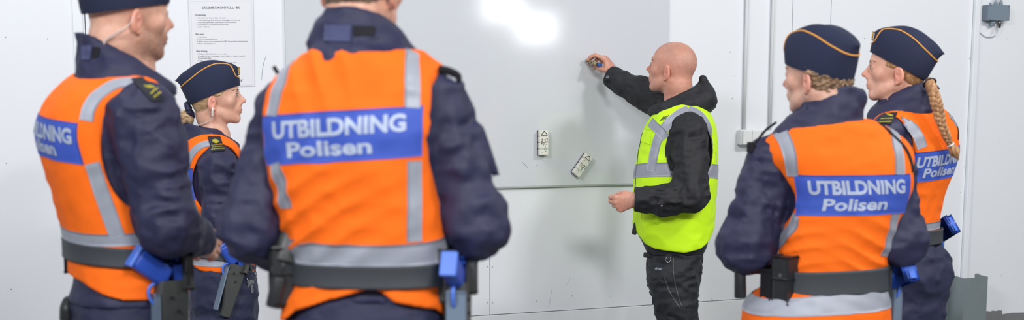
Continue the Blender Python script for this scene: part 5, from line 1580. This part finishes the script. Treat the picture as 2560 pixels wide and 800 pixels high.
L_, bo = r['loft'], r['belt']; zB_ = r['W']((2300, 590, 0))[2]
pF = holster_and_pistol(L_, bo, R_(84), zB_ + .0, .004, 'dark blue training pistol with pale grip end on the hip of the braided person', drop=.03, grip_dir=(.74, -.66, 0), scale=.95, gang=34)
hair_shell(r, lambda q: np.interp(q[:, 1], [-.1, -.06, -.03, -.01, .01, .04], [-.060, -.048, -.022, .012, .022, .028]), .005, 'hair_ginger', amp=.002, front=lambda q: .040 + .9 * (q[:, 2] - .03).clip(-.06, .08), frq=(40, 40, 220))
# braid
BP = catmull([r['W'](q) for q in ((2322, 206, -.11), (2334, 232, -.14), (2344, 268, -.15), (2352, 305, -.15), (2366, 340, -.14), (2376, 362, -.13))], 120)
Tn = np.gradient(BP, axis=0); Tn /= np.linalg.norm(Tn, axis=1)[:, None]; sx_ = np.cross(Tn, np.array([0, 1.0, 0])); sx_ /= np.linalg.norm(sx_, axis=1)[:, None]; sy_ = np.cross(sx_, Tn)
W_ = np.interp(np.arange(120), [0, 15, 35, 90, 119], [.019, .024, .017, .0115, .008])
strands = []
for k in range(3):
    ph = 2 * math.pi * k / 3; t = np.linspace(0, 2 * math.pi * 5.2, 120); amp = np.clip((np.arange(120) - 14) / 30, .18, 1) * (1 + .15 * np.sin(np.arange(120) * .21 + k))
    K = BP + sx_ * (W_ * amp * .75 * np.sin(t + ph))[:, None] + sy_ * (W_ * .5 * np.sin(2 * (t + ph)))[:, None]; strands.append(tube(K, W_ * .62, 10))
V, Fs = [], []
k0 = 0
for a, b in strands:
    V.append(a); Fs += [tuple(i + k0 for i in f) for f in b]; k0 += len(a)
br = obj_w('braid', np.vstack(V), Fs, M['hair_ginger'], r['root'])
def tail(p):
    d = chain(p, [r['W'](q) for q in ((2376, 360, -.13), (2386, 378, -.13), (2396, 398, -.13))], [.009, .017, .004], .01)
    return d + .004 * vnoise(p, (200, 200, 30), 2)
c = r['W']((2386, 380, -.13)); V, Q = surf(tail, c - .07, c + .07, .002, 1); obj_w('braid_end', V, Q, M['hair_ginger'], br)
for (x, y, rr, mm) in ((2324, 208, .021, 'velcro'), (2376, 361, .010, 'white_plastic')):
    c = r['W']((x, y, -.11 if y < 300 else -.13)); i = 0 if y < 300 else -1; K = [c + (sx_[i] * math.cos(t) + sy_[i] * math.sin(t)) * rr for t in np.linspace(0, 2 * math.pi, 25)]; V, Fs = tube(K, .0035, 8); obj_w('hair_tie', V, Fs, M[mm], br)
# =========================================================== D: instructor at the board
YD = 6.45
tip = wall_pt(1461, 151, BT + 0.002)
dYw = float(wall_pt(1500, 165)[1] - YD)
wr_y = dYw - 0.13
def hood(p, d, W):
    e = ell(p, W((1757, 246, .0)), (.050, .105, .066))
    e = smin(e, cap(p, W((1770, 250, .02)), W((1756, 197, .0)), .028, .013), .03)
    e = smin(e, cap(p, W((1722, 262, -.10)), W((1765, 258, -.04)), .034, .036), .03)
    e = smin(e, cap(p, W((1722, 262, .10)), W((1765, 258, .04)), .034, .036), .03)
    e = smax(e, -ell(p, W((1718, 205, 0)), (.055, .070, .070)), .01)
    e = e - .016 * folds(p, (13, 13, 13), 4)
    return smin(d, e, .015)
HD = Head(P(1680, 184, YD), R_(-60), R_(9), 0, 1.01, nose=1.1, beard=.12, tone=(206, 148, 128)); HD.scalp = .55
D_ = build_person(dict(
    label='bald person in a black coat and yellow safety vest writing on the whiteboard', Y=YD, yaw=-84, n=2.3, cloth='coat', seed=6,
    torso=[(240, 1702, 0, .060, .065), (262, 1705, 0, .11, .085), (290, 1703, 0, .165, .125), (330, 1699, 0, .188, .155), (400, 1692, 0, .192, .172), (470, 1687, 0, .192, .176), (530, 1685, 0, .19, .174), (580, 1684, 0, .185, .168), (612, 1688, 0, .178, .150), (650, 1688, 0, .165, .125), (700, 1685, 0, .16, .12)],
    jacket_hem=632, voff=.012, kj=.008,
    neck=(1703, 265, 0), neck_base=(1697, 238, .0), trap=(.060, .052),
    armL=dict(pts=[(1722, 332, -.17), (1728, 488, -.25), (1660, 500, -.25), (1592, 499, -.245)], r=[.080, .066, .060, .045]),
    armR=dict(pts=[(1688, 290, .17), (1606, 232, .28), (1528, 192, .375)], r=[.066, .060, .045]),
    collar=dict(secs=[(205, 1700, 0, .075, .080), (230, 1698, 0, .088, .095), (262, 1690, 0, .10, .108), (285, 1682, 0, .10, .108)], clip=[(1745, 213, 0)], slope=.46, th=.008),
    vest=dict(W=.085, Wmax=.178, ta=.100, tb=.150, tz=-.085, tv=-.005, mat='yellow', wr=.006, nk=.014,
              hem=[(1575, 560), (1592, 582), (1608, 604), (1630, 614), (1700, 622), (1740, 614), (1764, 598), (1780, 572), (1800, 560)]),
    head=HD, neck_r=.060, cap=False,
    legs=dict(mat='trouser_black', fs=(16, 16, 30), pelvis=[(600, 1688, 0, .15, .115), (640, 1687, 0, .158, .122), (690, 1684, 0, .158, .118), (730, 1684, 0, .14, .105)],
              L=dict(pts=[(1681, 695, -.08), (1687, 752, -.09), (1704, 850, -.09)], r=[.104, .089, .084], foot=(.07, 0)), R=dict(pts=[(1681, 695, .08), (1687, 752, .08), (1706, 850, .08)], r=[.102, .088, .082], foot=(.03, .05))),
    extra_jacket=hood, res=.0055, vres=.005, tres=.0065,
    handL=dict(d=(-.93, .12, -.22), palm=(.05, .95, .1), side=(.1, 0, 1), out=.004, sc=1.0, curls=[(58, 80, 45), (62, 80, 45), (66, 80, 45), (70, 80, 45)], thumb=[(0.040, 0.034, 0.012), (0.066, 0.036, 0.026), (0.088, 0.026, 0.034)]),
    handR=dict(start=(.4895, 6.8378, 1.5665), d=(-.55, .15, .82), palm=(-.75, .3, -.5), side=(0, -1, -.2), curls=[(30, 45, 25), (40, 52, 30), (55, 60, 40), (66, 66, 44)], thumb=[(0.036, 0.038, 0.020), (0.060, 0.040, 0.040), (0.088, 0.026, 0.050)]),
))
r = D_; H = r['H']; W = r['W']
# vest tapes
strip_px(r, [(1722, 272), (1700, 282), (1675, 304), (1652, 332), (1640, 360), (1632, 400), (1628, 428)], .046, nseg=50)
strip_px(r, [(1722, 272), (1745, 280), (1764, 300), (1776, 335), (1778, 380), (1772, 410)], .042, nseg=50)
strip_px(r, [(1626, 305), (1648, 326), (1664, 346)], .042, nseg=24)
zh = W((1690, 440, -.1))[2]
band(r, lambda a: zh + .012 - .030 * max(0, math.cos(a + .2)) * 0 - .022 * math.sin(a * 1.0) , .062, rows=8)
px_patch(r, r['vb'], [(1613, 322), (1634, 326), (1626, 362), (1604, 352)], .004, 'chest_pocket', 'yellow', r['vest'])
# pocket flap and front edge
on_surface_patch(r['vb'], W((1626, 545, -.15)), np.array([.85, -.5, -.18]), UPV, .085, .030, .005, 'pocket_flap', 'yellow', r['vest'])
strip_px(r, [(1604, 330), (1594, 400), (1588, 470)], .004, 'zipper', 30, 'gear')
# printed lines on the chest of the vest
for k in range(4):
    strip_px(r, [(1650 + 4 * k, 303 - 1 * k), (1656 + 4 * k, 296 - 1 * k), (1660 + 4 * k, 291 - 1 * k)], .0013, 'chest_print', 10, 'text_grey', .003)
# reflective logo marks on cuff and trouser, snaps
for pts_, nm in (([(1514, 196, 0), (1524, 200, 0)], 'cuff'), ([(1578, 492, 0), (1588, 492, 0)], 'cuff')):
    pass
def mark(bvh, px, py, w, h, mat='silver', name='reflective_mark', par=None, n=3, tilt=0):
    loc, nor, i, dd = bvh.ray_cast(Vector(CAM), Vector(ray(px, py)).normalized())
    if loc is None: return
    loc = np.array(loc); nor = np.array(nor); ax = np.cross(UPV, nor); ax /= np.linalg.norm(ax); up = np.cross(nor, ax); bm = bmesh.new()
    for k in range(n):
        for rr in (0, 1):
            c = loc + nor * .001 + ax * (k - (n - 1) / 2) * w / n + up * (rr - .5) * h * .5 + ax * rr * w * .08
            bm_box(bm, c, (w / n * .32, h * .2, .0006), np.stack([ax, up, nor], 1))
    return bm_out(name, bm, M[mat], par)
mark(r['jb'], 1519, 192, .016, .012, par=r['jacket']); mark(r['jb'], 1584, 492, .014, .012, par=r['jacket']); mark(r['tb'], 1646, 672, .036, .010, par=r['trousers'], n=5)
for x, y in ((1637, 289), (1654, 515), (1586, 574)):
    loc, nor, i, dd = r['jb'].ray_cast(Vector(CAM), Vector(ray(x, y)).normalized())
    if loc: bm = bmesh.new(); bm_cyl(bm, np.array(loc) - np.array(nor) * .001, np.array(loc) + np.array(nor) * .003, .0065, .005, 16); bm_out('snap_button', bm, M['chrome_snap'], r['jacket'])
# coat front flap below the vest, trouser pocket flap and zips
bm = bmesh.new(); bm_box(bm, W((1588, 570, -.05)), (.010, .02, .030), rot(0, 0, R_(12)), bev=.005); bm_out('coat_front_edge', bm, M['coat'], r['jacket'])
bm = bmesh.new(); bm_box(bm, W((1620, 638, -.06)), (.020, .012, .011), rot(0, 0, R_(5)), bev=.004); bm_out('trouser_pocket_flap', bm, M['trouser_black'], r['trousers'])
for pts_ in ([(1683, 645), (1684, 680), (1690, 720), (1704, 765)], [(1660, 690), (1675, 730), (1700, 770)]):
    V, Fs = ribbon(r['tb'], [np.array(r['tb'].ray_cast(Vector(CAM), Vector(ray(*q)).normalized())[0] or W((q[0], q[1], -.15))) for q in pts_], .006, .002, 30, 4); obj_w('zipper', V, Fs, M['holster'], r['trousers'])
K = [W(q) for q in ((1668, 642, -.2), (1664, 650, -.2), (1670, 656, -.2), (1677, 650, -.2), (1676, 643, -.2))]; V, Fs = tube(K, .0015, 6, 20); obj_w('metal_ring', V, Fs, M['metal'], r['trousers'])
# blue shirt collar
sl = Loft(sections(YD, [(205, 1702, 0, .062, .067), (228, 1696, 0, .068, .073), (252, 1688, 0, .080, .086)]), R_(-80), 2.1); pz = W((1728, 219, 0))
def shc(p):
    d = np.abs(sl.d(p, 0, False) + .004) - .004
    return smax(smax(d, ((p[:, 2] - pz[2]) + .55 * ((p - pz.astype(f32)) @ sl.v.astype(f32))).astype(f32), .004), (sl.z0 - p[:, 2]).astype(f32), .004)
c = W((1695, 232, 0)); V, Q = surf(shc, c - .14, c + .14, .0035, 1); obj_w('shirt_collar', V, Q, M['shirt_blue'], r['root'])
# marker pen in the right hand
pen = empty('marker_pen', tip, 'blue-capped marker pen held against the whiteboard', 'marker pen')
e2 = P(1500, 163, tip[1] - .10); ax = (e2 - tip) / np.linalg.norm(e2 - tip); ln = .120
M['pen_body'] = new_mat('pen_label', rgb(190, 172, 132), 0.4, col2=rgb(70, 62, 60), nscale=110); M['pen_blue'] = new_mat('pen_blue_cap', rgb(24, 92, 190), 0.35)
bm = bmesh.new(); bm_cyl(bm, tip, tip + ax * .012, .0022, .0032, 12); bm_cyl(bm, tip + ax * .012, tip + ax * .030, .0045, .0085, 20); bm_out('nib', bm, M['gear'], pen, smooth=True)
bm = bmesh.new(); bm_cyl(bm, tip + ax * .030, tip + ax * (ln - .022), .0088, .0092, 24, .001); bm_out('barrel', bm, M['pen_body'], pen, smooth=True)
bm = bmesh.new(); bm_cyl(bm, tip + ax * (ln - .022), tip + ax * (ln - .005), .0094, .0096, 24, .001); bm_out('barrel_ring', bm, M['gear'], pen, smooth=True)
bm = bmesh.new(); bm_cyl(bm, tip + ax * (ln - .005), tip + ax * ln, .0088, .0084, 24, .001); bm_out('end_plug', bm, M['pen_blue'], pen, smooth=True)
print('PEN', tip, e2, np.linalg.norm(e2 - tip), 'wrist', r['arms']['R'][0][-1])

# ------------------------------------------------------------------ light
def area(name, loc, target, size, power, col=(1, 1, 1), size_y=None):
    l = bpy.data.lights.new(name, 'AREA'); l.energy = power; l.color = col; l.shape = 'RECTANGLE'; l.size = size; l.size_y = size_y or size
    o = bpy.data.objects.new(name, l); COL.objects.link(o); o.location = loc
    o.rotation_euler = (Vector(target) - Vector(loc)).to_track_quat('-Z', 'Y').to_euler(); return o
area('ceiling_or_fill_light', (3.4, 4.0, 3.9), (1.4, 6.5, 1.0), 0.7, 78, (1.0, .985, .96), .35)
area('ceiling_or_fill_light', (-1.5, 4.2, 4.0), (-1.0, 4.6, 1.0), 2.4, 42, (.97, .985, 1.0), .6)
area('ceiling_or_fill_light', (1.8, -0.6, 3.9), (0.8, 4.4, 1.1), 1.6, 195, (1.0, .99, .97), .7)  # added fill behind the camera, brightens the people's backs
area('ceiling_or_fill_light', (-2.6, -0.4, 3.9), (-.6, 4.2, 1.1), 1.6, 160, (.95, .98, 1.0), .7)  # second added fill behind the camera, on the left, also for the backs
area('ceiling_or_fill_light', (5.0, 4.2, 3.9), (3.6, 8.2, 1.3), 1.6, 40, (1.0, .99, .97), .6)  # added fill that lifts the far right of the wall
# lamp whose mirror image shows in the glossy board
bp = wall_pt(1292, 44, BT); dd = bp - CAM; dd /= np.linalg.norm(dd); rf = dd - 2 * (dd @ WN) * WN
for off_, pw in ((-.35, 1), (.42, 1)):
    off_ *= .5; lp = bp + rf * 9.5 + np.array([off_ * .72, off_ * .7, .12 if off_ < 0 else -.12]); area('hall_lamp', tuple(lp), tuple(bp), .44, 9, (1, 1, 1), .32)
wd = bpy.data.worlds.new('hall_light'); scene.world = wd; wd.use_nodes = True
bg = wd.node_tree.nodes['Background']; bg.inputs['Color'].default_value = (.90, .95, 1.0, 1); bg.inputs['Strength'].default_value = .20
scene.view_settings.view_transform = 'Standard'; scene.view_settings.look = 'None'; scene.view_settings.gamma = 1; scene.view_settings.exposure = 0.0
scene.view_settings.use_curve_mapping = False
try: scene.cycles.use_denoising = True; scene.cycles.max_bounces = 6; scene.cycles.use_adaptive_sampling = True
except Exception: pass
